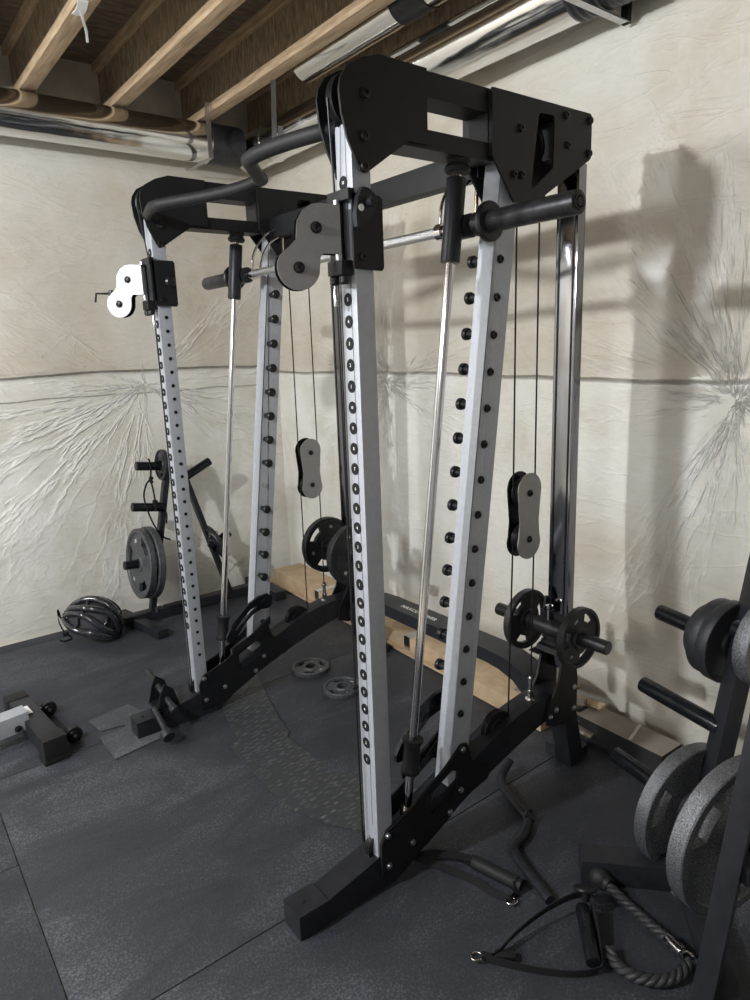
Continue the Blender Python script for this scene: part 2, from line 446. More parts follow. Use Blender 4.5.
g = G(); g.cyl((2.0, 2.17, 2.83), (2.0, YN+.1, 2.83), .078, 0, 40); obj('duct_pipe', g, DUCT, t)
# duct hangers
t = g = G(); g.bx(1.695, 1.72, 3.535, 3.54, 2.485, 2.75); g.bx(1.695, 1.72, 3.54, 3.84, 2.485, 2.49)
solo('duct_hanger', g, ZINC, 'L-shaped metal hanger strap holding the left duct at its dark taped end', 'hanger')
g = G(); g.box((1.80, 3.03, 2.60), (.025, .004, .26), rot=Matrix.Rotation(.05, 4, 'Y'))
g.box((1.83, 3.03, 2.50), (.025, .004, .06))
solo('duct_hanger', g, ZINC, 'thin metal hanger strap nailed under the third joist, left of the pull-up bar', 'hanger')
t = thing('duct_hanger', 'long metal hanger strap under the right duct at the top edge', 'hanger', (2.1, 1.33, 2.5))
g = G(); g.box((2.065, 1.465, 2.506), (.32, .028, .004)); obj('cross_strap', g, ZINC, t)
g = G(); g.bx(2.212, 2.232, 1.452, 1.478, 2.504, 2.74); obj('dark_rod', g, BLACK, t)

# ------------------------------------------------------------------ the rack
NY0, NY1 = 1.314, 1.390
UY0, UY1 = 1.315, 1.375
rack = thing('power_rack', 'large silver and black power rack with slanted guide rods and a wavy pull-up bar', 'power rack', (1.4, 1.976, 0))

def pinx(z): return 1.241+.1255*z
def rodx(z): return 1.083+.1268*z
def digit_mesh(txt, size=.021):
    cu = bpy.data.curves.new('t', 'FONT'); cu.body = txt; cu.size = size; cu.align_x = 'CENTER'; cu.align_y = 'CENTER'
    cu.resolution_u = 2; cu.offset = size*.02
    o = bpy.data.objects.new('t', cu); C.objects.link(o)
    bpy.context.view_layer.update()
    me = bpy.data.meshes.new_from_object(o.evaluated_get(bpy.context.evaluated_depsgraph_get()))
    bpy.data.objects.remove(o); bpy.data.curves.remove(cu)
    return me
def add_text(g, txt, size, mat4, mi):
    me = digit_mesh(txt, size); me.transform(mat4)
    n0 = len(g.bm.faces); g.bm.from_mesh(me); g.bm.faces.ensure_lookup_table()
    for f in g.bm.faces[n0:]: f.material_index = mi
    bpy.data.meshes.remove(me)
FACE_MX = Matrix(((0, 0, -1, 0), (-1, 0, 0, 0), (0, 1, 0, 0), (0, 0, 0, 1)))   # text plane on a face that looks along -X

def bolt(g, p, n, r=.010, h=.006, mi=0):
    g.mark()
    p = Vector(p); n = Vector(n)
    g.cyl(p, p+n*.002, r*1.25, mi, 16); g.lathe([(r, .002), (r*.92, h), (r*.55, h+.0015), (r*.42, h+.0015), (r*.42, h-.002), (0, h-.002)], p, n, mi, 16)

def side(mir):
    mk = dict(mirror=mir)
    outy = 1.306                     # face of the plates that point out on the near side
    # base beam, curved up towards the rear
    prof = [(.735, 0), (1.03, 0), (1.10, .03), (1.163, .070), (1.245, .107), (1.42, .172), (1.55, .212), (1.66, .24), (1.80, .262), (1.80, .335), (1.66, .336), (1.564, .322), (1.466, .296), (1.33, .243), (1.2, .19), (1.1, .15), (1.02, .118), (.95, .100), (.88, .086), (.80, .068), (.735, .068)]
    g = G(); g.prism(prof, [], XZ, NY0, NY1)
    bb = obj('base_beam', g, SATIN, rack, **mk)
    g = G(); g.bx(.708, .80, NY0-.004, NY1+.004, 0, .073, 0, .004); g.cyl((.745, 1.352, .072), (.745, 1.352, .0765), .006)
    obj('foot_cap', g, SATIN, bb, **mk)
    # gusset plates on both faces with a window
    gp = [(.978, .035), (.978, .145), (1.0, .182), (1.10, .215), (1.22, .278), (1.292, .330), (1.315, .325), (1.335, .262), (1.40, .225), (1.42, .19), (1.40, .165), (1.30, .145), (1.236, .105), (1.15, .065), (1.05, .035)]
    win = [(1.166, .152), (1.268, .190), (1.274, .250), (1.250, .262), (1.166, .222)]
    for y0, y1, d in ((outy, NY0, -1), (NY1, NY1+.006, 1)):
        g = G(); g.prism(gp, [win], XZ, y0, y1)
        gu = obj('gusset_plate', g, BLACK, bb, **mk)
        g = G()
        for (bx_, bz) in ((1.001, .168), (1.002, .070), (1.091, .100), (1.285, .180), (1.240, .125), (1.296, .312)):
            bolt(g, (bx_, y0 if d < 0 else y1, bz), (0, d, 0), .008, .006)
        obj('bolts', g, ZINC, bb, **mk)
    # front upright: tube with a crease line down the front
    g = G(); g.bx(.972, 1.024, UY0, UY1, .095, 1.985, 0, .003)
    g.bx(.9714, .9722, 1.3355, 1.3375, .20, 1.985, 1)
    yi = UY1 if True else UY0
    for k in range(34):
        z = .27+.0505*k
        if 1.66 < z < 1.86: continue
        g.cyl((1.000, UY1-.001, z), (1.000, UY1+.0012, z), .0068, 2, 12)
    fu = obj('front_upright', g, [SILVER, SEAM, HOLE], rack, **mk)
    nums = [10, 9, 8, 7, 6, 5, 4, 3, 2, 1, 10, 9, 8, 7, 6, 5, 4, 3, 2, 1, 5, 4, 3, 2, 1]
    seq = list(reversed([5, 4, 3, 2, 1, 10, 9, 8, 7, 6, 5, 4, 3, 2, 1, 10, 9, 8, 7, 6, 5, 4, 3, 2, 1]))
    zs = [.399+.05045*i for i in range(25)]
    for z, nn in list(zip(zs, seq))+[(1.864, 10)]:
        g = G(); yc = 1.349 if not mir else 1.349
        g.prism(circ(yc, z, .0150, 20), [], lambda u, v, w: (w, u, v), .9716, .9703)
        if mir:
            # keep digits readable: mirror cancels out by pre-mirroring the text
            for v in g.bm.verts: v.co.y = MIRROR-v.co.y
            add_text(g, str(nn), .0095 if nn == 10 else .0115, Matrix.Translation((.9698, MIRROR-yc, z)) @ FACE_MX, 1)
            obj('number_decal', g, [DECAL, WHITE], fu)
        else:
            add_text(g, str(nn), .0095 if nn == 10 else .0115, Matrix.Translation((.9698, yc, z)) @ FACE_MX, 1)
            obj('number_decal', g, [DECAL, WHITE], fu)
    # slanted upright with safety pins
    z0, z1 = .205, 1.97
    g = G(); h = .026; h2 = .050
    g.prism([(pinx(z0)-h, z0), (pinx(z0)+h2, z0), (pinx(z1)+h2, z1), (pinx(z1)-h, z1)], [], XZ, UY0, UY1)
    es = [e for e in g.bm.edges if abs((e.verts[0].co-e.verts[1].co).z) > 1]
    bmesh.ops.bevel(g.bm, geom=es, offset=.003, segments=2, affect='EDGES')
    pu = obj('slanted_upright', g, SILVER, rack, **mk)
    for k in range(13):
        z = .548+.0978*k; x = pinx(z)-.005
        if mir and k == 4:
            g = G(); g.cyl((x, UY1, z), (x, UY1+.010, z), .009, 0, 14); obj('pin_socket', g, CHROME, pu, **mk); continue
        g = G(); g.lathe([(0, 0), (.011, 0), (.011, .030), (.0165, .031), (.0175, .036), (.0175, .043), (.014, .047), (0, .047)], (x, UY1, z), (0, 1, 0), 0, 20)
        obj('safety_pin', g, PLASTIC, pu, **mk)
    for k in range(14):
        z = .428+.0993*k
        g = G(); bolt(g, (pinx(z), UY0, z), (0, -1, 0), .0095, .007)
        obj('bolt', g, BOLTM, pu, **mk)
    # guide rod
    g = G(); g.cyl((rodx(.16), 1.345, .16), (rodx(1.98), 1.345, 1.98), .0125, 0, 24)
    gr = obj('guide_rod', g, CHROME, rack, **mk)
    ax = Vector((.1268, 0, 1)).normalized()
    c = Vector((rodx(.295), 1.345, .295))
    g = G(); g.lathe([(.012, 0), (.027, 0), (.029, .004), (.029, .012), (.024, .020), (.024, .082), (.029, .094), (.031, .098), (.031, .104), (.013, .104)], c, ax, 0, 28)
    obj('rubber_bumper', g, RUBBERB, gr, **mk)
    c = Vector((rodx(.165), 1.345, .165)); g = G(); g.lathe([(.013, 0), (.022, 0), (.022, .02), (.013, .02)], c, ax, 0, 24); obj('rod_collar', g, CHROME, gr, **mk)
    c = Vector((rodx(1.925), 1.345, 1.925)); g = G()
    g.lathe([(.013, 0), (.030, 0), (.034, .008), (.030, .016), (.026, .020), (.032, .030), (.026, .038), (.013, .04)], c, ax, 0, 24); obj('rubber_bumper', g, RUBBERB, gr, **mk)
    # safety arm (bow shaped spotter)
    def arm_poly():
        o_, i_ = [], []
        n = 12
        P = [(1.318, .462), (1.27, .455), (1.225, .435), (1.18, .400), (1.145, .362), (1.122, .325)]
        Q = [(1.138, .308), (1.165, .345), (1.205, .385), (1.245, .415), (1.29, .428), (1.322, .425)]
        return P+Q
    g = G(); g.prism([(1.335, .415), (1.338, .45), (1.318, .468), (1.27, .463), (1.22, .440), (1.175, .402), (1.138, .36), (1.112, .322), (1.115, .300), (1.132, .296), (1.158, .312), (1.20, .36), (1.245, .395), (1.285, .405), (1.32, .402)],
                     [[(1.155, .345), (1.19, .385), (1.23, .415), (1.262, .428), (1.262, .420), (1.235, .404), (1.195, .37), (1.162, .335)]], XZ, 1.398, 1.410)
    g.cyl((1.308, 1.378, .435), (1.308, 1.424, .435), .022, 0, 20)
    obj('safety_arm', g, GLOSSB, rack, **mk)
    g = G(); g.prism([(1.30, .305), (1.325, .33), (1.325, .36), (1.23, .30), (1.135, .265), (1.135, .235), (1.21, .25)], [], XZ, 1.398, 1.406)
    g.cyl((1.30, 1.378, .335), (1.30, 1.41, .335), .010)
    obj('lower_arm', g, BLACK, rack, **mk)
    # rear post
    g = G(); g.bx(1.790, 1.826, 1.312, 1.390, .40, 2.0, 0, .004)
    g.bx(1.7885, 1.7895, 1.322, 1.328, .6, 1.9, 1); g.bx(1.7885, 1.7895, 1.374, 1.380, .6, 1.9, 1)
    obj('rear_post', g, [SMOKE, GLOSSB], rack, **mk)
    # rear bracket and leg
    for ya, yb in ((1.303, 1.311), (1.391, 1.399)):
        g = G(); g.prism([(1.770, .470), (1.832, .465), (1.850, .36), (1.850, .20), (1.74, .215), (1.69, .235), (1.70, .30), (1.745, .37)], [], XZ, ya, yb)
        br0 = obj('rear_bracket', g, BLACK, rack, **mk)
        if ya < 1.35: br = br0
    g = G()
    for q in ((1.705, .262), (1.735, .278), (1.832, .33), (1.832, .25)): bolt(g, (q[0], 1.303, q[1]), (0, -1, 0), .008, .006)
    obj('bolts', g, ZINC, br, **mk)
    g = G(); g.prism([(1.79, .30), (1.85, .30), (1.925, .0), (1.85, .0)], [], XZ, 1.318, 1.386)
    g.bx(1.86, 1.96, 1.325, 1.44, 0, .045, 0, .003)
    obj('rear_leg', g, SATIN, rack, **mk)
    # head: front plates (pulley cheek), box beam with a window, rear plates
    A = [(.985, 1.885), (.955, 1.945), (.941, 1.995), (.937, 2.04), (.942, 2.062), (.960, 2.088), (1.0, 2.111), (1.050, 2.127), (1.10, 2.127), (1.41, 2.122), (1.41, 1.955), (1.36, 1.962), (1.32, 1.995), (1.19, 1.999), (1.185, 1.965), (1.129, 1.962), (1.012, 1.885), (1.0, 1.879)]
    Aout = [(.985, 1.885), (.955, 1.945), (.941, 1.995), (.937, 2.04), (.942, 2.062), (.960, 2.088), (1.0, 2.111), (1.050, 2.127), (1.19, 2.126), (1.19, 1.963), (1.129, 1.962), (1.012, 1.885), (1.0, 1.879)]
    for y0, y1, d in ((1.303, 1.309, -1), (1.389, 1.395, 1)):
        g = G(); g.prism(Aout, [], XZ, y0, y1); hp = obj('head_plate', g, BLACK, rack, **mk)
        g = G()
        for q in ((1.005, 2.041), (1.0, 1.954), (.997, 1.892)): bolt(g, (q[0], y0 if d < 0 else y1, q[1]), (0, d, 0), .0115, .008)
        obj('bolts', g, BOLTM, hp, **mk)
    g = G(); wn = [(1.194, 1.998), (1.402, 1.998), (1.402, 2.068), (1.194, 2.068)]
    g.prism([(1.10, 1.955), (1.42, 1.955), (1.42, 2.124), (1.10, 2.124)], [wn], XZ, 1.3095, 1.3885)
    obj('head_beam', g, BLACK, rack, **mk)
    B = [(1.405, 2.124), (1.812, 2.127), (1.819, 2.120), (1.820, 2.012), (1.812, 2.004), (1.62, 1.893), (1.60, 1.868), (1.49, 1.862), (1.405, 1.968)]
    S = [(1.585, 2.088), (1.593, 2.095), (1.646, 2.097), (1.653, 2.09), (1.649, 1.965), (1.568, 1.905), (1.558, 1.912)]
    for y0, y1, d in ((1.296, 1.303, -1), (1.395, 1.402, 1)):
        g = G(); g.prism(B, [S], XZ, y0, y1); hp = obj('head_plate', g, BLACK, rack, **mk)
        g = G()
        for q in ((1.512, 2.045), (1.487, 1.93), (1.517, 1.932), (1.70, 2.105), (1.71, 2.03), (1.808, 2.108), (1.808, 2.022)): bolt(g, (q[0], y0 if d < 0 else y1, q[1]), (0, d, 0), .010, .007)
        obj('bolts', g, BOLTM, hp, **mk)
    g = G(); g.bx(1.405, 1.50, 1.303, 1.395, 1.965, 2.118); g.bx(1.70, 1.815, 1.303, 1.395, 2.005, 2.118); g.bx(1.5, 1.72, 1.303, 1.395, 2.100, 2.118)
    obj('head_beam', g, BLACK, rack, **mk)
    # pulley wheels
    def pulley(c, axis, r, nm='pulley_wheel', w=.022, **kk):
        g = G(); g.lathe([(.008, -w/2), (r*.45, -w/2), (r*.5, -w/2+.003), (r*.8, -w/2+.003), (r*.86, -w/2), (r, -w/2), (r, -w/2+.002), (r*.87, 0), (r, w/2-.002), (r, w/2), (r*.86, w/2), (r*.8, w/2-.003), (r*.5, w/2-.003), (r*.45, w/2), (.008, w/2)], c, axis, 0, 40, close=True)
        g.cyl(Vector(c)-Vector(axis)*w*.75, Vector(c)+Vector(axis)*w*.75, .0078, 1, 12)
        return obj(nm, g, [PLASTIC, BOLTM], rack, **kk)
    pulley((1.002, 1.348, 2.035), (0, 1, 0), .062, **mk)
    pulley((1.612, 1.349, 2.03), (0, 1, 0), .052, **mk)
    pulley((.998, 1.345, .12), (0, 1, 0), .045, **mk)
    pulley((1.490, 1.352, .290), (0, 1, 0), .058, **mk)
    pulley((1.605, 1.345, 1.048), (0, 1, 0), .046, **mk)
    pulley((1.605, 1.345, .902), (0, 1, 0), .046, **mk)
    # floating double pulley plates
    pl = []
    for a in range(0, 181, 15): pl.append((1.605+.053*math.cos(math.radians(a)), 1.058+.053*math.sin(math.radians(a))))
    for a in range(180, 361, 15): pl.append((1.605+.053*math.cos(math.radians(a)), .892+.053*math.sin(math.radians(a))))
    pl2 = [p for p in pl if p[1] > 1.058-.001] + [(1.605-.048, 1.01), (1.605-.043, .96), (1.605-.048, .91)] + [p for p in pl if p[1] < .892+.001] + [(1.605+.048, .91), (1.605+.043, .96), (1.605+.048, 1.01)]
    for y0, y1, mt in ((1.322, 1.326, BRUSH), (1.364, 1.368, GLOSSB)) if not mir else ((1.322, 1.326, GLOSSB), (1.364, 1.368, BRUSH)):
        g = G(); g.prism(pl2, [], XZ, y0, y1)
        d = -1 if y0 < 1.34 else 1
        fp = obj('floating_pulley_plate', g, mt, rack, **mk)
        g = G()
        for z in (1.048, .902): bolt(g, (1.605, y0 if d < 0 else y1, z), (0, d, 0), .009, .006)
        obj('bolts', g, BOLTM, fp, **mk)
    # cables
    g = G(); cr = .0026
    g.mark(); g.tube([(1.558, 1.345, 2.03), (1.555, 1.345, 1.04)], cr, 0, 8)
    g.mark(); g.tube([(1.655, 1.345, 2.06), (1.655, 1.345, 1.04)], cr, 0, 8)
    g.mark(); g.tube([(1.555, 1.345, .885), (1.549, 1.352, .30)], cr, 0, 8)
    g.mark(); g.tube([(1.655, 1.345, .885), (1.652, 1.345, .34)], cr, 0, 8)
    g.mark(); g.tube([(.940, 1.352, 2.035), (.958, 1.366, 1.838)], cr, 0, 8)
    g.mark(); g.tube([(.955, 1.372, 1.64), (.957, 1.366, .14)], cr, 0, 8)
    g.mark(); g.tube([(1.655, 1.358, 2.05), (1.35, 1.352, 2.105), (1.0, 1.348, 2.098)], cr, 0, 8)
    obj('cables', g, CABLE, rack, **mk)
    g = G(); g.cyl((1.652, 1.345, .322), (1.652, 1.345, .335), .018, 0, 16); g.cyl((1.652, 1.345, .335), (1.652, 1.345, .365), .011, 0, 6); g.cyl((1.652, 1.345, .365), (1.652, 1.345, .42), .008, 0, 16); g.cyl((1.652, 1.345, .405), (1.652, 1.345, .413), .0125, 0, 16)
    obj('cable_end_fitting', g, CHROME, rack, **mk)
    # height-adjustable front trolley
    g = G()
    for y0, y1 in ((1.303, 1.309), (1.381, 1.387)):
        g.prism([(.960, 1.675), (1.040, 1.672), (1.046, 1.679), (1.046, 1.828), (1.039, 1.835), (.960, 1.835)], [], XZ, y0, y1)
    g.bx(.950, .968, 1.303, 1.387, 1.822, 1.845, 0, .002)
    g.bx(.952, .969, 1.350, 1.387, 1.69, 1.83, 0, .002)
    g.bx(.935, .968, 1.318, 1.376, 1.662, 1.695, 0, .004)
    
    tr = obj('trolley', g, BLACK, rack, **mk)
    g = G(); g.prism([(.995, 1.845), (1.012, 1.835), (1.018, 1.81), (1.00, 1.782), (.968, 1.758), (.960, 1.762), (.958, 1.79), (.965, 1.825), (.978, 1.846)], [], XZ, 1.286, 1.300)
    g.cyl((.995, 1.288, 1.815), (.995, 1.268, 1.815), .011, 0, 18); g.cyl((.972, 1.2865, 1.802), (.972, 1.2845, 1.802), .0075, 1, 18)
    obj('pull_pin_knob', g, [SATIN, WHITE], tr, **mk)
    g = G()
    for y in (1.328, 1.365): g.mark(); g.lathe([(0, 0), (.009, 0), (.0125, .004), (.0125, .016), (.009, .020), (0, .020)], (.948, y, 1.642), (0, 0, 1), 0, 18)
    obj('adjusting_knobs', g, PLASTIC, tr, **mk)
    g = G(); g.lathe([(0, 0), (.006, 0), (.0065, .03), (.004, .04), (.004, .05), (0, .05)], (.953, 1.372, 1.595), (0, 0, 1), 0, 16); obj('cable_end_fitting', g, CHROME, tr, **mk)
    g = G(); bolt(g, (.985, 1.303, 1.70), (0, -1, 0), .008, .006); bolt(g, (.985, 1.387, 1.70), (0, 1, 0), .008, .006); g.mark(); g.lathe([(0, 0), (.018, 0), (.02, .005), (.02, .014), (.014, .02), (0, .02)], (1.02, 1.387, 1.76), (0, 1, 0), 0, 20)
    obj('bolts', g, BOLTM, tr, **mk)
side(False); side(True)

# swivelling pulley housings on both trolleys (both swung out to the left)
def swivel(yc, az, zo, mt):
    e = Vector((math.cos(math.radians(az)), math.sin(math.radians(az)), 0)); nrm = Vector((e.y, -e.x, 0))   # nrm points away from e to its right
    if nrm.dot(Vector((-1, -1, 0))) < 0: nrm = -nrm
    o = Vector((.945, yc, 0))
    fn = lambda u, v, w: o + e*u + nrm*w + Vector((0, 0, v+zo))
    lc, r = (.097, 1.678), .049
    poly = [(0, 1.708), (0, 1.812), (.04, 1.815), (.062, 1.812), (.082, 1.799), (.095, 1.778), (.098, 1.757), (.100, 1.738), (.112, 1.722)]
    poly += [(lc[0]+r*math.cos(math.radians(a)), lc[1]+r*math.sin(math.radians(a))) for a in range(50, -150, -15)][0:0]
    poly += [(lc[0]+r*math.cos(math.radians(a)), lc[1]+r*math.sin(math.radians(a))) for a in range(60, -181, -15)]
    poly = [(p[0], p[1]) for p in poly]
    # order: up the right edge, over the top, down the left waist, round the lower lobe, back to the inner corner
    poly = [(0, 1.708), (0, 1.812), (.04, 1.815), (.062, 1.812), (.082, 1.799), (.095, 1.778), (.098, 1.757), (.100, 1.738), (.115, 1.7235), (.130, 1.712)] + \
           [(lc[0]+r*math.cos(math.radians(a)), lc[1]+r*math.sin(math.radians(a))) for a in range(30, -181, -15)] + [(.046, 1.700), (.038, 1.709)]
    hs = thing('_', '', '', (0, 0, 0)); bpy.data.objects.remove(hs)
    g = G(); g.prism(poly, [], fn, .012, .016)
    g.prism([(-.004, 1.708), (-.004, 1.812), (.0, 1.812), (.0, 1.708)], [], fn, -.016, .016)
    a = obj('swivel_plate', g, mt, rack)
    g = G(); g.prism(poly, [], fn, -.016, -.012); obj('swivel_plate', g, GLOSSB, a)
    g = G()
    for u, v in ((.053, 1.763), (.097, 1.678)): bolt(g, fn(u, v, .016), nrm, .0105, .007)
    obj('bolts', g, BOLTM, a)
    for u, v, rr in ((.053, 1.763, .040), (.097, 1.678, .040)):
        g = G(); w = .018; c = fn(u, v, 0)
        g.lathe([(.006, -w/2), (rr, -w/2), (rr*.88, 0), (rr, w/2), (.006, w/2)], c, nrm, 0, 32, close=True); obj('pulley_wheel', g, PLASTIC, a)
    g = G(); p = fn(-.002, 1.818, 0); g.cyl(p-Vector((0, 0, .004)), p+Vector((0, 0, .006)), .008, 0, 16)
    p2 = fn(-.002, 1.70, 0); g.cyl(p2+Vector((0, 0, -.01)), p2+Vector((0, 0, .01)), .008, 0, 16)
    obj('swivel_axle', g, ZINC, a)
    return fn
fn = swivel(1.345, 162, 0, BRUSH)
fnf = swivel(2.607, 133, .010, BRUSH)
g = G(); c = fnf(.135, 1.72, -.01); g.lathe([(0, -.012), (.012, -.010), (.014, 0), (.012, .010), (0, .012)], c, (0, 0, 1), 0, 16)
g.tube([c, c+Vector((-.02, .02, 0)), c+Vector((-.045, .045, .002)), c+Vector((-.05, .05, -.03))], .004, 0, 8)
obj('cable_stopper', g, PLASTIC, rack)

# pull-up bar: wavy one-piece tube
pts = [(.985, 1.385, 1.985), (.955, 1.42, 1.982), (.925, 1.52, 1.980), (.903, 1.60, 1.974), (.90, 1.645, 1.970), (.915, 1.680, 1.972), (1.0, 1.80, 1.980), (1.062, 1.895, 1.990), (1.100, 1.945, 2.004), (1.108, MIRROR/2, 2.008)]
full = pts + [(x, MIRROR-y, z) for x, y, z in reversed(pts[:-1])]
g = G(); g.tube(smooth_path(full, 6), .0185, 0, 20)
pb = obj('pull_up_bar', g, RUBBERB, rack)
for y, d in ((1.385, -1), (MIRROR-1.385, 1)):
    g = G(); g.cyl((.985, y, 1.985), (.985, y+d*-.012, 1.985), .026, 0, 24); obj('mounting_flange', g, SATIN, pb)
# crossbeams
g = G(); g.bx(1.45, 1.50, 1.39, MIRROR-1.39, 1.937, 2.012, 0, .004); obj('top_crossbeam', g, BLACK, rack)
cc = [(1.395, .255), (1.43, .315), (1.48, .352), (1.55, .372), (1.64, .378)]
zz = [(y, z) for y, z in cc]; zz = zz + [(MIRROR-y, z) for y, z in reversed(zz)]
top = [(y, z) for y, z in zz]; bot = [(y+(.0 if 1.6 < y < 2.35 else (.03 if y < 1.7 else -.03)), z-.052) for y, z in reversed(zz)]
g = G(); g.prism(top+bot, [], lambda u, v, w: (w, u, v), 1.752, 1.862)
rc = obj('rear_crossbar', g, SATIN, rack)
g = G()
# lettering lies on the top face, read from the front of the rack
mx = Matrix(((0, 1, 0, 1.800), (-1, 0, 0, 2.078), (0, 0, 1, .3788), (0, 0, 0, 1)))
add_text(g, 'NAXCOPOWER', .031, mx @ Matrix.Shear('XY', 4, (0, 0)) , 0)
obj('lettering', g, WHITE, rc, label='white maker lettering')

# weight carriages on the rear posts
def carriage(mir):
    mk = dict(mirror=mir)
    g = G(); g.bx(1.775, 1.868, 1.300, 1.402, .50, .60, 0, .006); g.bx(1.765, 1.785, 1.305, 1.397, .455, .50, 0, .003)
    g.prism([(1.776, .59), (1.80, .59), (1.80, .645), (1.79, .65), (1.776, .60)], [], XZ, 1.395, 1.402)
    g.bx(1.76, 1.80, 1.33, 1.372, .50, .575, 0, .006)
    ca = obj('weight_carriage', g, BLACK, rack, **mk)
    g = G(); g.lathe([(0, 0), (.010, 0), (.012, .004), (.012, .02), (.009, .024), (.009, .07), (.013, .075), (.013, .085), (0, .09)], (1.765, 1.365, .545), (0, 0, 1), 0, 20)
    obj('spring_plunger', g, CHROME, ca, **mk)
    g = G(); g.prism([(1.74, .47), (1.775, .47), (1.775, .49), (1.75, .485)], [], XZ, 1.31, 1.40); g.bx(1.72, 1.775, 1.37, 1.41, .462, .468)
    obj('stop_plate', g, BLACK, ca, **mk)
    g = G(); X = 1.765; Z = .552
    g.cyl((X, 1.135, Z), (X, 1.590, Z), .0225, 0, 28, bev=.002)
    g.cyl((X, 1.262, Z), (X, 1.29, Z), .026, 0, 24); g.cyl((X, 1.43, Z), (X, 1.46, Z), .026, 0, 24)
    g.cyl((X, 1.30, Z), (X, 1.41, Z), .028, 0, 24); g.cyl((X, 1.1345, Z), (X, 1.1335, Z), .019, 1, 24)
    obj('weight_horn', g, [WORN, IRON], ca, **mk)
carriage(False); carriage(True)

# ------------------------------------------------------------------ barbell riding on the guide rods
bar = thing('smith_barbell', 'chrome knurled barbell with thick black sleeves riding on the slanted rods', 'barbell', (1.345, 1.976, 1.795))
BX, BZ = 1.352, 1.797
g = G(); g.cyl((BX, 1.38, BZ), (BX, MIRROR-1.38, BZ), .014, 0, 24)
sh = obj('bar_shaft', g, KNURL, bar)
for mir in (False, True):
    mk = dict(mirror=mir)
    g = G(); g.cyl((BX, 1.375, BZ), (BX, 1.43, BZ), .0165, 0, 24); obj('smooth_ring', g, CHROME, sh, **mk)
    g = G(); g.cyl((BX, .990, BZ), (BX, 1.262, BZ), .0268, 0, 36, bev=.003)
    g.lathe([(0, -.001), (.017, -.001), (.017, -.003), (.013, -.003), (.013, -.001), (.010, -.001), (.010, -.004), (0, -.004)], (BX, .990, BZ), (0, 1, 0), 1, 32)
    sl = obj('sleeve', g, [WORN, GLOSSB], bar, **mk)
    g = G(); g.lathe([(.02, 0), (.045, 0), (.049, .004), (.049, .012), (.045, .016), (.030, .018), (.030, .05), (.02, .05)], (BX, 1.248, BZ), (0, 1, 0), 0, 36); obj('sleeve_collar', g, WORN, sl, **mk)
    g = G(); z0, z1 = 1.705, 1.912
    g.cyl((rodx(z0), 1.345, z0), (rodx(z1), 1.345, z1), .0255, 0, 28, bev=.003)
    g.cyl((BX, 1.315, BZ), (BX, 1.376, BZ), .030, 0, 28, bev=.003)
    ca = obj('bearing_sleeve', g, SATIN, bar, **mk)
    # lock hook: chrome bow from the bar up to the pin row
    g = G(); P = [(1.345, 1.43, 1.80), (1.355, 1.43, 1.87), (1.40, 1.43, 1.935), (1.455, 1.43, 1.965), (1.51, 1.43, 1.955)]
    g.tube(smooth_path(P, 6), .0048, 0, 10)
    P = [(1.375, 1.43, 1.80), (1.395, 1.43, 1.865), (1.43, 1.43, 1.915), (1.47, 1.43, 1.94), (1.51, 1.43, 1.95)]
    g.tube(smooth_path(P, 6), .0048, 0, 10)
    g.tube([(1.49, 1.43, 1.955), (1.485, 1.43, 1.87), (1.48, 1.43, 1.82)], .006, 0, 10)
    g.cyl((BX, 1.418, BZ), (BX, 1.442, BZ), .022, 0, 24)
    hk = obj('lock_hook', g, CHROME, bar, **mk)
    g = G(); g.cyl((1.515, 1.405, 1.953), (1.515, 1.45, 1.953), .016, 0, 20, bev=.003); obj('hook_end', g, PLASTIC, hk, **mk)

# ------------------------------------------------------------------ weight plates
def plate_g(R, t, c, ax, grips=3, a0=.5, hr=.0265, style=0):
    """grip plate: pierced web, raised rim and hub"""
    g = G(); ax = Vector(ax).normalized(); q = ax.to_track_quat('Z', 'Y').to_matrix(); c = Vector(c)
    fn = lambda u, v, w: c + q @ Vector((u, v, w))
    holes = [list(reversed(circ(0, 0, hr, 24)))]
    if grips:
        for k in range(grips):
            m = a0+2*PI*k/grips; w = .42 if grips == 3 else .5
            ro, ri = R*.80, R*.56
            out = [(ro*math.cos(m+w*(i/6-1)*1.0), ro*math.sin(m+w*(i/6-1)*1.0)) for i in range(13)]
            inn = [(ri*math.cos(m-w*.85*(i/6-1)), ri*math.sin(m-w*.85*(i/6-1))) for i in range(13)]
            holes.append(out+inn)
    g.prism(circ(0, 0, R*.9, 56), holes, fn, -t*.28, t*.28)
    seg = 64
    g.lathe([(R*.86, -t*.3), (R*.885, -t/2), (R*.985, -t/2), (R, -t*.42), (R, t*.42), (R*.985, t/2), (R*.885, t/2), (R*.86, t*.3)], c, ax, 0, seg, close=True)
    g.lathe([(hr, -t/2), (hr+R*.10, -t/2), (hr+R*.16, -t*.25), (hr+R*.16, t*.25), (hr+R*.10, t/2), (hr, t/2)], c, ax, 0, 40, close=True)
    return g, q
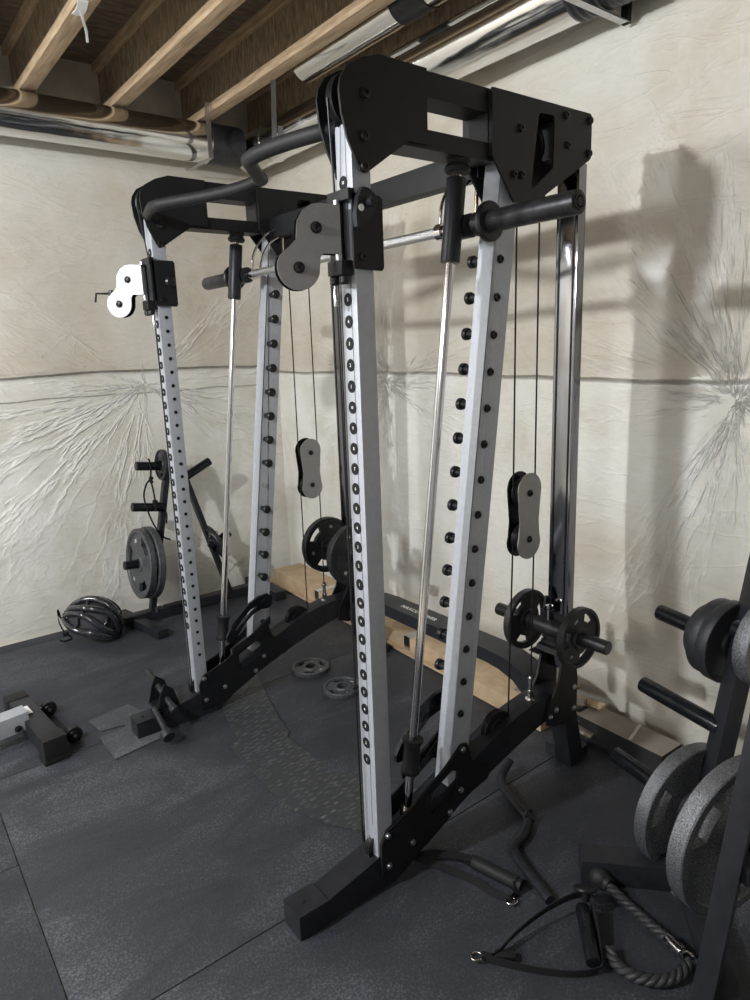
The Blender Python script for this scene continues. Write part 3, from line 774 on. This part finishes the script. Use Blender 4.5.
def plate(R, t, c, ax, label, mat=IRON, grips=3, a0=.5, hr=.0265, txt='', txt2='', group=None):
    g, q = plate_g(R, t, c, ax, grips, a0, hr)
    o = solo('weight_plate', g, mat, label, 'weight plate', group)
    if txt:
        g = G(); s = R*.13
        for k, (word, ang) in enumerate(((txt, a0+PI/3), (txt2 or txt, a0+PI), )):
            for sgn in (1, -1):
                loc = Vector(c) + q @ Vector((R*.66*math.cos(ang), R*.66*math.sin(ang), sgn*t*.30))
                rot = q.to_4x4() @ Matrix.Rotation(ang-PI/2, 4, 'Z')
                if sgn < 0: rot = rot @ Matrix.Rotation(PI, 4, 'Y')
                add_text(g, word, s, Matrix.Translation(loc) @ rot, 0)
        org = Vector(o['_o'])
        for v in g.bm.verts: v.co -= org
        bmesh.ops.recalc_face_normals(g.bm, faces=g.bm.faces[:])
        me = bpy.data.meshes.new('lettering'); g.bm.to_mesh(me); g.bm.free(); me.materials.append(WHITE)
        l = bpy.data.objects.new('lettering', me); C.objects.link(l); l.parent = o; l['label'] = 'pale cast lettering'
    return o
HX, HZ = 1.765, .552
plate(.102, .026, (HX, 1.245, HZ), (0, -1, 0), 'small grip plate on the near carriage horn, the one facing the camera', IRONB, 3, .9, .0230, 'LBS', '10')
plate(.106, .026, (HX, 1.462, HZ), (0, -1, 0), 'small grip plate on the near carriage horn, behind the cables', IRONB, 3, .2, .0230, '', '')
plate(.148, .036, (HX+.01, MIRROR-1.43, HZ), (0, -1, 0), 'thick plate on the far carriage horn, half hidden by the near front upright', IRONB, 0, .9, .0200, '25')
plate(.138, .036, (HX+.01, MIRROR-1.20, HZ), (0, -1, 0), 'dark grip plate on the far carriage horn, left of the thicker plate', IRONB, 3, .3, .0200, '10')
plate(.088, .022, (1.556, 2.59, .011), (0, 0, 1), 'small grip plate lying on the floor inside the rack, farther from the camera', IRON, 3, .9, .0265, 'LBS', '5')
plate(.088, .022, (1.560, 2.328, .011), (0, 0, 1), 'small grip plate lying on the floor, partly behind the near front upright', IRON, 3, .2, .0265, '5', 'LBS')

# ------------------------------------------------------------------ floor pieces
pt = [(1.121, 2.69), (1.331, 2.722), (1.300, 2.60), (1.258, 2.46), (1.215, 2.30), (1.196, 2.19), (1.172, 2.16), (1.178, 1.95), (1.174, 1.864), (1.205, 1.80), (1.26, 1.73), (1.30, 1.66), (1.36, 1.55), (1.17, 1.43), (1.10, 1.50), (1.02, 1.62), (.990, 1.69), (.948, 1.80), (.955, 1.90), (.957, 2.08), (.969, 2.25), (1.012, 2.265), (1.05, 2.45), (1.09, 2.60)]
g = G(); g.prism(pt, [], XY, .0005, .0055)
solo('tread_strip', g, TREAD, 'grey curved rubber strip with a diamond tread lying inside the rack', 'floor mat')
pt = [(.591, 2.819), (.768, 2.849), (.80, 2.73), (.818, 2.511), (.798, 2.49), (.594, 2.46), (.592, 2.655), (.70, 2.665), (.70, 2.685), (.610, 2.70)]
g = G(); g.prism(pt, [], XY, .0005, .0055)
solo('rubber_pad', g, PADM, 'thin grey rubber pad with cut corners under the far foot of the rack', 'floor mat')

# band pegs clamped on the far foot
t = thing('foot_attachment', 'steel bar attachment with two peg rods clamped on the far foot of the rack', 'rack attachment', (.80, 2.60, .0))
g = G(); g.prism([(.80, .072), (.90, .072), (.875, .16), (.84, .19), (.82, .15)], [], XZ, 2.555, 2.562)
g.prism([(.80, .072), (.90, .072), (.875, .16), (.84, .19), (.82, .15)], [], XZ, 2.655, 2.662)
g.bx(.80, .90, 2.545, 2.664, .0765, .084); g.bx(.80, .87, 2.553, 2.562, .03, .08); obj('clamp_bracket', g, BLACK, t)
g = G(); g.cyl((.848, 2.78, .165), (.845, 2.47, .105), .0125, 0, 20, bev=.002); g.cyl((.845, 2.50, .111), (.845, 2.47, .105), .017, 0, 20, bev=.002); obj('peg_rod', g, IRONB, t)
g = G(); g.cyl((.79, 2.553, .10), (.785, 2.41, .05), .0125, 0, 20); g.lathe([(0, -.004), (.024, 0), (.026, .01), (.026, .028), (.018, .034), (0, .034)], (.785, 2.40, .045), (-.03, .95, .33), 0, 24); obj('peg_rod', g, IRONB, t, label='peg rod with a round rubber foot')

# ------------------------------------------------------------------ bench foot at the left edge
t = thing('weight_bench', 'bench foot at the left edge: silver arm into a black crossbar with two wheels', 'bench', (.39, 2.83, 0))
rot = Matrix.Rotation(.10, 4, 'Z'); q = Matrix.Translation((.395, 2.835, 0)) @ rot
def L(x, y, z): return q @ Vector((x, y, z))
g = G(); g.box(L(0, .01, .060), (.078, .42, .074), rot=rot, bev=.004); fb = obj('foot_crossbar', g, SATIN, t)
for s in (-1, 1):
    g = G(); g.box(L(0, .01+s*.218, .059), (.086, .072, .083), rot=rot, bev=.006); g.box(L(0, .01+s*.218, .009), (.092, .075, .018), rot=rot, bev=.004)
    obj('rubber_end_cap', g, RUBBERB, fb)
    w0 = L(.098, s*.145, .032); a = (rot @ Vector((0, 1, 0)))
    g = G(); g.lathe([(.006, -.013), (.018, -.013), (.022, -.009), (.026, -.009), (.028, -.013), (.032, -.011), (.032, .011), (.028, .013), (.026, .009), (.022, .009), (.018, .013), (.006, .013)], w0, a, 0, 32, close=True)
    g.cyl(w0-a*.02, w0+a*.02, .0065, 1, 12)
    g.box(L(.06, s*.145, .034), (.05, .006, .03), 1, rot=rot)
    obj('wheel', g, [PLASTIC, ZINC], t)
g = G(); g.box(L(-.005, .06, .1018), (.022, .075, .0015), rot=rot); obj('label_strip', g, WHITE, fb, label='small pale sticker')
g = G(); g.box(L(-.35, .02, .085), (.66, .075, .075), rot=rot @ Matrix.Rotation(-.03, 4, 'Y'), bev=.004); ar = obj('main_arm', g, SILVER, t)
g = G(); p = L(-.065, -.0195, .075); bolt(g, p, rot @ Vector((0, -1, 0)), .011, .008); obj('bolt', g, BOLTM, ar)

# ------------------------------------------------------------------ bike helmet
hc = Vector((.875, 3.70, .085)); R3 = Matrix.Rotation(math.radians(-38), 3, 'Z') @ Matrix.Rotation(math.radians(24), 3, 'Y')
t = thing('bike_helmet', 'glossy black vented bicycle helmet resting on the mats by the left wall', 'helmet', (.90, 3.70, 0))
def hp(u, th, k=1.0):
    """u along the length -1..1, th around the dome 0..pi"""
    s = math.sqrt(max(0, 1-abs(u)**2.4))
    x = .150*u*k + .02*(1-u*u); y = .108*s*math.cos(th)*k; z = (.150*s*math.sin(th) + .012*math.cos(u*1.2))*k
    return hc + R3 @ Vector((x, y, z-.045))
g = G(); rows = []
for i in range(15):
    u = -.985+1.97*i/14
    rows.append([g.bm.verts.new(hp(u, PI*(-.06+1.12*j/18), .90)) for j in range(19)])
for i in range(14):
    for j in range(18): g.bm.faces.new((rows[i][j], rows[i+1][j], rows[i+1][j+1], rows[i][j+1]))
g.bm.faces.new(rows[0]); g.bm.faces.new(list(reversed(rows[-1])))
obj('foam_liner', g, FOAM, t, ang=60)
g = G()
for j, th in enumerate([.02, .165, .32, .5, .68, .835, .98]):
    pts = []; rr = []
    for i in range(19):
        u = -.97+1.94*i/18
        pts.append(hp(u, PI*(th+.03*math.sin(u*3)*(1 if j % 2 else -1)), 1.0)); rr.append(.012+.008*math.cos(u*1.4))
    g.tube(pts, rr, 0, 8)
for u in (-.45, .45):
    pts = [hp(u+.05*math.sin(3*k), PI*k/14, .985) for k in range(15)]
    g.tube(pts, .0075, 0, 8)
g.tube([hp(-.96+1.92*k/16, 0, 1.02) for k in range(17)], .011, 0, 8); g.tube([hp(-.96+1.92*k/16, PI, 1.02) for k in range(17)], .011, 0, 8)
obj('shell', g, SHELLM, t, ang=60)
g = G(); g.ribbon(smooth_path([(.77, 3.76, .05), (.735, 3.80, .10), (.725, 3.80, .15), (.72, 3.79, .09), (.735, 3.76, .03), (.76, 3.72, .006), (.72, 3.70, .005), (.70, 3.73, .005)], 6), .011, .002, (0, 0, 1))
g.box((.735, 3.735, .03), (.03, .012, .022), bev=.003)
obj('chin_strap', g, STRAPM, t)
bpy.context.view_layer.update()
low = min((t.matrix_world @ v.co).z for c_ in t.children for v in c_.data.vertices); t.location.z -= low-.0005

# ------------------------------------------------------------------ far weight tree
Yt = 3.73
tree = thing('weight_tree', 'black A-frame weight tree against the left wall beyond the rack', 'weight tree', (1.45, Yt, 0))
g = G(); g.box((1.47, Yt, .04), (.86, .05, .05), bev=.003); obj('base_beam', g, SATIN, tree)
g = G(); g.box((1.115, 3.665, .0255), (.06, .46, .05), rot=Matrix.Rotation(.18, 4, 'Z'), bev=.004); obj('foot_bar', g, SATIN, tree)
g = G(); g.box((1.92, 3.70, .03), (.075, .40, .055), bev=.004); obj('foot_bar', g, SATIN, tree)
def bar(p, q_, w, d, y=(0, 1, 0)):
    g = G(); p, q_ = Vector(p), Vector(q_); ax = (q_-p); l = ax.length; ax.normalize(); yy = Vector(y); yy = (yy-ax*yy.dot(ax)).normalized(); xx = yy.cross(ax)
    m = Matrix((xx, yy, ax)).transposed()
    g.box((p+q_)/2, (w, d, l), rot=m.to_4x4(), bev=.003); return g
obj('upright', bar((1.205, Yt, .06), (1.395, Yt, .96), .03, .045), SATIN, tree)
obj('upright', bar((1.69, Yt, .06), (1.43, Yt, .96), .028, .045), SATIN, tree)
def horn(parent, p, q_, r=.0245):
    g = G(); g.cyl(p, q_, r, 0, 28, bev=.002); return obj('plate_horn', g, GLOSSB, parent)
horn(tree, (1.385, 3.705, .885), (1.195, 3.70, .910)); horn(tree, (1.335, 3.705, .655), (1.148, 3.70, .688)); horn(tree, (1.275, 3.705, .350), (1.065, 3.68, .375))
horn(tree, (1.45, 3.71, .800), (1.63, 3.72, .880)); horn(tree, (1.58, 3.71, .365), (1.715, 3.72, .430))
g = G(); g.tube(smooth_path([(1.45, 3.68, .30), (1.42, 3.66, .42), (1.37, 3.68, .38), (1.36, 3.7, .33)], 5), .004); obj('bolts', G().mark().cyl((1.22, 3.70, .055), (1.22, 3.70, .08), .008).mark().cyl((1.26, 3.72, .065), (1.26, 3.72, .08), .008), ZINC, tree)
g.bm.free()
ax = Vector((-1, -.02, .11))
def tp(base, s): return Vector(base)+ax.normalized()*s
plate(.196, .034, (1.158, 3.69, .366), ax, 'large grey tri-grip plate on the bottom horn of the far tree, front one', IRON, 3, .95, .0265, 'LBS', '35')
plate(.203, .038, (1.205, 3.69, .361), ax, 'large grey plate on the far tree, behind the front tri-grip plate', IRON, 3, .4)
plate(.085, .024, (1.34, 3.70, .899), ax, 'small grip plate on the top left horn of the far tree', IRONB, 3, .8, .0265, '5')
plate(.112, .030, (1.625, 3.715, .387), (.9, -.05, .42), 'medium black plate on the lower right horn of the far tree', IRONB, 0)
# cord handle hanging from the top horn
g = G()
g.tube(smooth_path([(1.265, 3.695, .94), (1.262, 3.672, .93), (1.262, 3.668, .88), (1.262, 3.68, .845), (1.262, 3.69, .83)], 5), .005)
g.tube(smooth_path([(1.262, 3.69, .83), (1.235, 3.69, .80), (1.215, 3.685, .74), (1.225, 3.68, .66), (1.25, 3.67, .57), (1.29, 3.665, .50), (1.33, 3.665, .475)], 6), .0048)
g.tube(smooth_path([(1.262, 3.69, .83), (1.268, 3.68, .77), (1.270, 3.672, .70), (1.272, 3.67, .66)], 5), .0048)
g.tube(smooth_path([(1.272, 3.67, .70), (1.31, 3.67, .68), (1.325, 3.67, .62), (1.318, 3.67, .57)], 5), .0048)
for z, r in ((.835, .013), (.815, .011), (.70, .016), (.68, .013), (.655, .011)):
    g.lathe([(0, -r), (r*.8, -r*.6), (r, 0), (r*.8, r*.6), (0, r)], (1.264+.008*(z < .75), 3.682, z), (.3, .2, 1), 0, 14)
solo('knotted_cord', g, STRAPM, 'knotted dark cord hanging from the top left horn of the far tree', 'cord')
g = G(); g.tube([(1.60+.03*math.cos(a)-.01, 3.665, .455+.018*math.sin(a)) for a in [2*PI*k/20 for k in range(20)]], .0028, 0, 8, closed=True)
g.tube([(1.60+.03*math.cos(a)-.02, 3.645, .44+.018*math.sin(a)) for a in [2*PI*k/20 for k in range(20)]], .0028, 0, 8, closed=True)
solo('spring_collar', g, CHROME, 'chrome spring clip hanging between the far tree and the silver upright', 'clip')

# ------------------------------------------------------------------ near weight tree
tree = thing('weight_tree', 'black weight tree cut off by the right edge, close to the camera', 'weight tree', (1.55, .75, 0))
def up1(z): return Vector((1.648+.28*z, .772-.012*z, z))
def up2(z): return Vector((1.290+.265*z, .560+.0*z, z))
obj('upright', bar(up1(.05), up1(1.15), .045, .062, (.6, .8, 0)), SATIN, tree)
obj('upright', bar(up2(.05), up2(1.15), .045, .060, (.9, .2, 0)), SATIN, tree)
obj('top_brace', bar(up1(1.13), up2(1.13), .05, .05, (0, 0, 1)), SATIN, tree)
obj('foot_bar', bar((1.452, .995, .037), (1.66, .765, .037), .075, .072, (0, 0, 1)), SATIN, tree)
obj('base_beam', bar((1.65, .79, .035), (1.24, .435, .035), .055, .06, (0, 0, 1)), SATIN, tree)
g = G()
for p in ((1.50, .735, .078), (1.54, .70, .078)): g.mark(); g.lathe([(0, 0), (.014, 0), (.014, .01), (.009, .012), (.008, .022), (0, .024)], p, (0, 0, 1), 0, 6)
obj('bolts', g, ZINC, tree)
hax = Vector((.055, .25, .004)).normalized()
def hn(tip, ln): tip = Vector(tip); horn(tree, tip-hax*ln, tip, .0245)
T1, T2, T3 = Vector((1.907, 1.05, .66)), Vector((1.833, 1.05, .44)), Vector((1.778, 1.10, .192))
hn(T1, .285); hn(T2, .28); hn(T3, .335)
c2 = Vector((1.495, .607, .345)); horn(tree, c2-hax*.10, c2+hax*.12, .0245)
obj('horn_bracket', bar(up2(.345)+Vector((0, -.02, 0)), c2-hax*.085, .04, .04, (0, 0, 1)), SATIN, tree)
c4 = Vector((1.74, .66, .74)); horn(tree, c4-hax*.12, c4+hax*.10, .0245)
plate(.085, .028, T1-hax*.174, hax, 'smallest black plate on the top horn of the near tree', IRONB, 0, group=None)
plate(.112, .034, T1-hax*.207, hax, 'middle plate of the three stacked on the top horn of the near tree', IRONB, 0)
plate(.118, .034, T1-hax*.243, hax, 'innermost and widest plate on the top horn of the near tree', IRONB, 0)
plate(.186, .042, T3-hax*.278, hax, 'big speckled grip plate on the bottom horn of the near tree', HAMMER, 3, .35)
plate(.198, .044, c2, hax, 'big speckled grip plate nearest the camera on the near tree', HAMMER, 3, .6)
plate(.120, .040, c4, hax, 'speckled plate cut off by the right edge, upper part of the near tree', HAMMER, 0)

# ------------------------------------------------------------------ loose cable attachments on the floor
P = [(1.655, 1.435, .055), (1.60, 1.42, .03), (1.565, 1.385, .018), (1.535, 1.31, .016), (1.515, 1.255, .016), (1.50, 1.222, .016), (1.43, 1.185, .016), (1.372, 1.170, .016), (1.335, 1.10, .016), (1.295, .975, .016)]
g = G(); g.tube(smooth_path(P, 6), .0145, 0, 20); cb = solo('curl_bar', g, SATIN, 'bent black steel bar handle lying on the mat under the near base beam', 'cable handle')
g = G(); g.lathe([(.012, -.012), (.0155, -.010), (.0155, .010), (.012, .012)], Vector((1.50, 1.222, .0165)), (.4, .7, 0), 0, 20, close=True); g.tube([(1.50+.013*math.cos(a), 1.222, .040+.013*math.sin(a)) for a in [2*PI*k/16 for k in range(16)]], .003, 0, 8, closed=True)
obj('swivel_ring', g, SATIN, cb)
def ring(c, r, mi, n, parent, tilt=(0, 0, 1)):
    g = G(); q = Vector(tilt).normalized().to_track_quat('Z', 'Y').to_matrix()
    g.tube([Vector(c)+q @ Vector((r*math.cos(2*PI*k/24), r*math.sin(2*PI*k/24), 0)) for k in range(24)], .0028, 0, 10, closed=True)
    return obj(n, g, CHROME, parent)
# strap handle lying on its side
t = thing('strap_handle', 'black strap handle with a chrome ring lying behind the other loose handles', 'cable handle', (1.2, 1.18, 0))
g = G(); g.cyl((1.235, 1.205, .021), (1.268, 1.068, .021), .0195, 0, 28, bev=.003); g.cyl((1.272, 1.055, .021), (1.268, 1.068, .021), .016, 0, 24); obj('grip', g, RUBBERB, t)
g = G()
g.ribbon(smooth_path([(1.262, 1.065, .035), (1.25, 1.055, .010), (1.235, 1.055, .005), (1.222, 1.06, .005), (1.205, 1.10, .005), (1.195, 1.17, .006), (1.165, 1.24, .012), (1.14, 1.30, .012), (1.125, 1.335, .014)], 5), .022, .0025, (1, 0, .5))
g.ribbon(smooth_path([(1.235, 1.205, .030), (1.20, 1.26, .028), (1.16, 1.31, .022), (1.125, 1.335, .014)], 5), .022, .0025, (1, .3, .3))
g.ribbon(smooth_path([(1.222, 1.205, .020), (1.22, 1.26, .012), (1.18, 1.315, .010), (1.13, 1.34, .006)], 5), .020, .0025, (1, 0, .2))
obj('strap', g, STRAPM, t)
ring((1.222, 1.048, .006), .015, 0, 'chrome_ring', t, (.1, .1, 1))
# stirrup handle
t = thing('stirrup_handle', 'triangular strap handle with an upright grip lying beside the rope', 'cable handle', (1.2, .87, 0))
g = G(); g.cyl((1.325, .895, .035), (1.214, .782, .024), .0185, 0, 28, bev=.003); obj('grip', g, GLOSSB, t)
g = G()
g.ribbon(smooth_path([(1.030, .978, .012), (1.055, .958, .012), (1.13, .955, .030), (1.22, .945, .045), (1.30, .925, .056), (1.345, .905, .056), (1.352, .885, .048), (1.335, .868, .040), (1.29, .825, .030), (1.235, .778, .020), (1.212, .770, .014), (1.16, .805, .008), (1.10, .87, .007), (1.05, .94, .009), (1.030, .978, .012)], 6), .024, .0025, (.3, -.3, 1))
g.box((1.075, .940, .013), (.05, .022, .014), rot=Matrix.Rotation(-.75, 4, 'Z'), bev=.003)
obj('strap', g, STRAPM, t)
g = G(); g.lathe([(0, 0), (.030, .002), (.032, .006), (.030, .010), (0, .012)], (1.352, .905, .062), (.35, .35, 1), 0, 32); g.cyl((1.345, .90, .04), (1.35, .903, .062), .01); obj('end_disc', g, PLASTIC, t)
ring((1.020, .985, .010), .015, 0, 'chrome_ring', t, (.1, .2, 1))
# triceps rope
t = thing('triceps_rope', 'twisted black rope handle with a round rubber end beside the near tree', 'cable handle', (1.4, .8, 0))
def rope(P, r=.0135, pitch=.062):
    P = smooth_path(P, 14); g = G(); n = len(P); L_ = [0]
    for i in range(1, n): L_.append(L_[-1]+(P[i]-P[i-1]).length)
    for k in range(3):
        pts = []
        for i in range(n):
            tg = (P[min(i+1, n-1)]-P[max(i-1, 0)]).normalized(); up = Vector((0, 0, 1)); sd = tg.cross(up).normalized(); up = sd.cross(tg)
            a = 2*PI*(L_[i]/pitch+k/3); pts.append(P[i]+(math.cos(a)*sd+math.sin(a)*up)*r*.52)
        g.tube(pts, r*.60, 0, 10)
    return g
ro = M('braided_nylon', (.028, .028, .03), .4, 0, .3, 60, .5, 500)
obj('rope', rope([(1.450, .905, .028), (1.444, .86, .020), (1.435, .80, .016), (1.422, .72, .016), (1.408, .660, .018)]), ro, t)
g = G(); g.lathe([(0, -.024), (.018, -.022), (.027, -.012), (.029, 0), (.027, .014), (.021, .022), (.021, .034), (.015, .036), (0, .036)], (1.455, .930, .030), (-.06, -.95, -.1), 0, 32); obj('rubber_stopper', g, RUBBERB, t)
g = G(); g.cyl((1.424, .712, .018), (1.410, .662, .019), .0165, 0, 24, bev=.002); obj('ferrule', g, SMOKE, t)
g = G(); g.tube([Vector((1.402+.0*k, .642+.018*math.cos(2*PI*k/20), .022+.018*math.sin(2*PI*k/20))) for k in range(20)], .0035, 0, 10, closed=True); obj('steel_ring', g, CHROME, t)
obj('rope', rope([(1.285, .785, .018), (1.262, .755, .016), (1.262, .715, .016), (1.285, .675, .016), (1.32, .648, .016), (1.36, .637, .018), (1.395, .640, .02)]), ro, t)

# ------------------------------------------------------------------ boxes along the right wall
t = thing('cardboard_box', 'long flat cardboard box on the floor behind the rack, along the right wall', 'box', (2.1, 2.9, 0))
rz = Matrix.Rotation(-.028, 4, 'Z')
g = G(); g.box((2.135, 2.95, .045), (.20, 1.75, .085), rot=rz, bev=.003)
cbx = obj('box_body', g, CARD, t)
g = G()
for y in (3.28, 2.42): g.mark(); g.box((2.135+.028*(y-2.95), y, .045), (.205, .045, .089), rot=rz)
obj('packing_tapes', g, FOIL, t, label='shiny tape wrapped around the box')
g = G(); g.box((2.035, 2.97, .010), (.05, 1.80, .012), rot=rz); obj('box_flap', g, CARD, t)
g = G(); g.box((2.05, 1.80, .040), (.19, .54, .075), rot=rz, bev=.003)
solo('cardboard_box', g, CARD, 'short tan cardboard box behind the near base beam, left of the rear leg', 'box')
g = G(); g.box((2.095, 1.255, .045), (.125, .36, .085), rot=Matrix.Rotation(-.03, 4, 'Z'), bev=.003)
for f_ in g.bm.faces:
    if f_.normal.x < -.7 or f_.normal.y < -.7: f_.material_index = 1
bb = solo('cardboard_box', g, [CARDG, FOAM], 'grey-brown flat box with dark sides at the right wall beside the near tree', 'box')
g = G(); g.box((2.095, 1.22, .0885), (.12, .012, .0015), rot=Matrix.Rotation(.25, 4, 'Z')); obj('tape_strip', g, TAPE, bb)
random.seed(3)
g = G()
pn = [(2.03, 1.54, .02), (2.03, 1.48, .045), (2.04, 1.52, .07), (2.10, 1.56, .085), (2.12, 1.50, .10), (2.06, 1.58, .10), (2.15, 1.60, .12)]
labs = ['crumpled wood strip low in the pile behind the near rear leg', 'flattened cardboard strip in the scrap pile by the rear leg', 'narrow cardboard strip in the scrap pile by the rear leg', 'longer cardboard strip lying against the wall in the scrap pile', 'torn cardboard strip beside the grey box, on the scrap pile', 'folded cardboard strip in the middle of the scrap pile', 'topmost torn cardboard strip of the scrap pile at the wall']
for k, (p, lb) in enumerate(zip(pn, labs)):
    g = G(); ln = .20+.05*(k % 3)
    r_ = Matrix.Rotation(.15*(k % 3)-.1, 4, 'Z') @ Matrix.Rotation(.12-.05*k, 4, 'X')
    g.box(p, (.05-.004*k, ln, .012), rot=r_, bev=.002)
    for v in g.bm.verts: v.co += Vector((.004*random.uniform(-1, 1), .006*random.uniform(-1, 1), .004*random.uniform(-1, 1)))
    solo('cardboard_strip', g, [CARD, CARDG][k % 2], lb, 'scrap', 'cardboard scraps at the right wall')

# ------------------------------------------------------------------ camera, light
R_ = Matrix.Identity(3)
cam = bpy.data.cameras.new('camera'); co = bpy.data.objects.new('camera', cam); C.objects.link(co); bpy.context.scene.camera = co
yaw, pitch, roll, F = 52.64034341, 12.69438336, -2.01715063, 680.07
y_, p_, r_ = map(math.radians, (yaw, pitch, roll))
f = Vector((math.cos(y_)*math.cos(p_), math.sin(y_)*math.cos(p_), -math.sin(p_)))
rt = f.cross(Vector((0, 0, 1))).normalized(); up = rt.cross(f)
rt2 = math.cos(r_)*rt+math.sin(r_)*up; up2 = -math.sin(r_)*rt+math.cos(r_)*up
mw = Matrix((rt2, up2, -f)).transposed().to_4x4(); mw.translation = Vector((0, 0, 1.5)); co.matrix_world = mw
cam.sensor_fit = 'VERTICAL'; cam.sensor_height = 24; cam.lens = F/1000*24; cam.clip_start = .02
def lamp(name, loc, e, size, col=(.93, .965, 1.0)):
    l = bpy.data.lights.new(name, 'POINT'); l.energy = e; l.shadow_soft_size = size; l.color = col
    o = bpy.data.objects.new(name, l); o.location = loc; C.objects.link(o); return o
lamp('ceiling_bulb', (-1.2, 1.62, 2.36), 205, .05)
lamp('ceiling_bulb', (-3.2, -.4, 2.5), 115, .3)
lamp('ceiling_bulb', (-2.4, 2.9, 2.5), 185, .25)
wd = bpy.data.worlds.new('world'); bpy.context.scene.world = wd; wd.use_nodes = True
wd.node_tree.nodes['Background'].inputs[0].default_value = (.92, .95, 1, 1); wd.node_tree.nodes['Background'].inputs[1].default_value = .5
vs = bpy.context.scene.view_settings; vs.view_transform = 'Standard'; vs.look = 'None'; vs.gamma = 1; vs.use_curve_mapping = False; vs.exposure = .25
for o in bpy.data.objects:
    if '_o' in o: del o['_o']
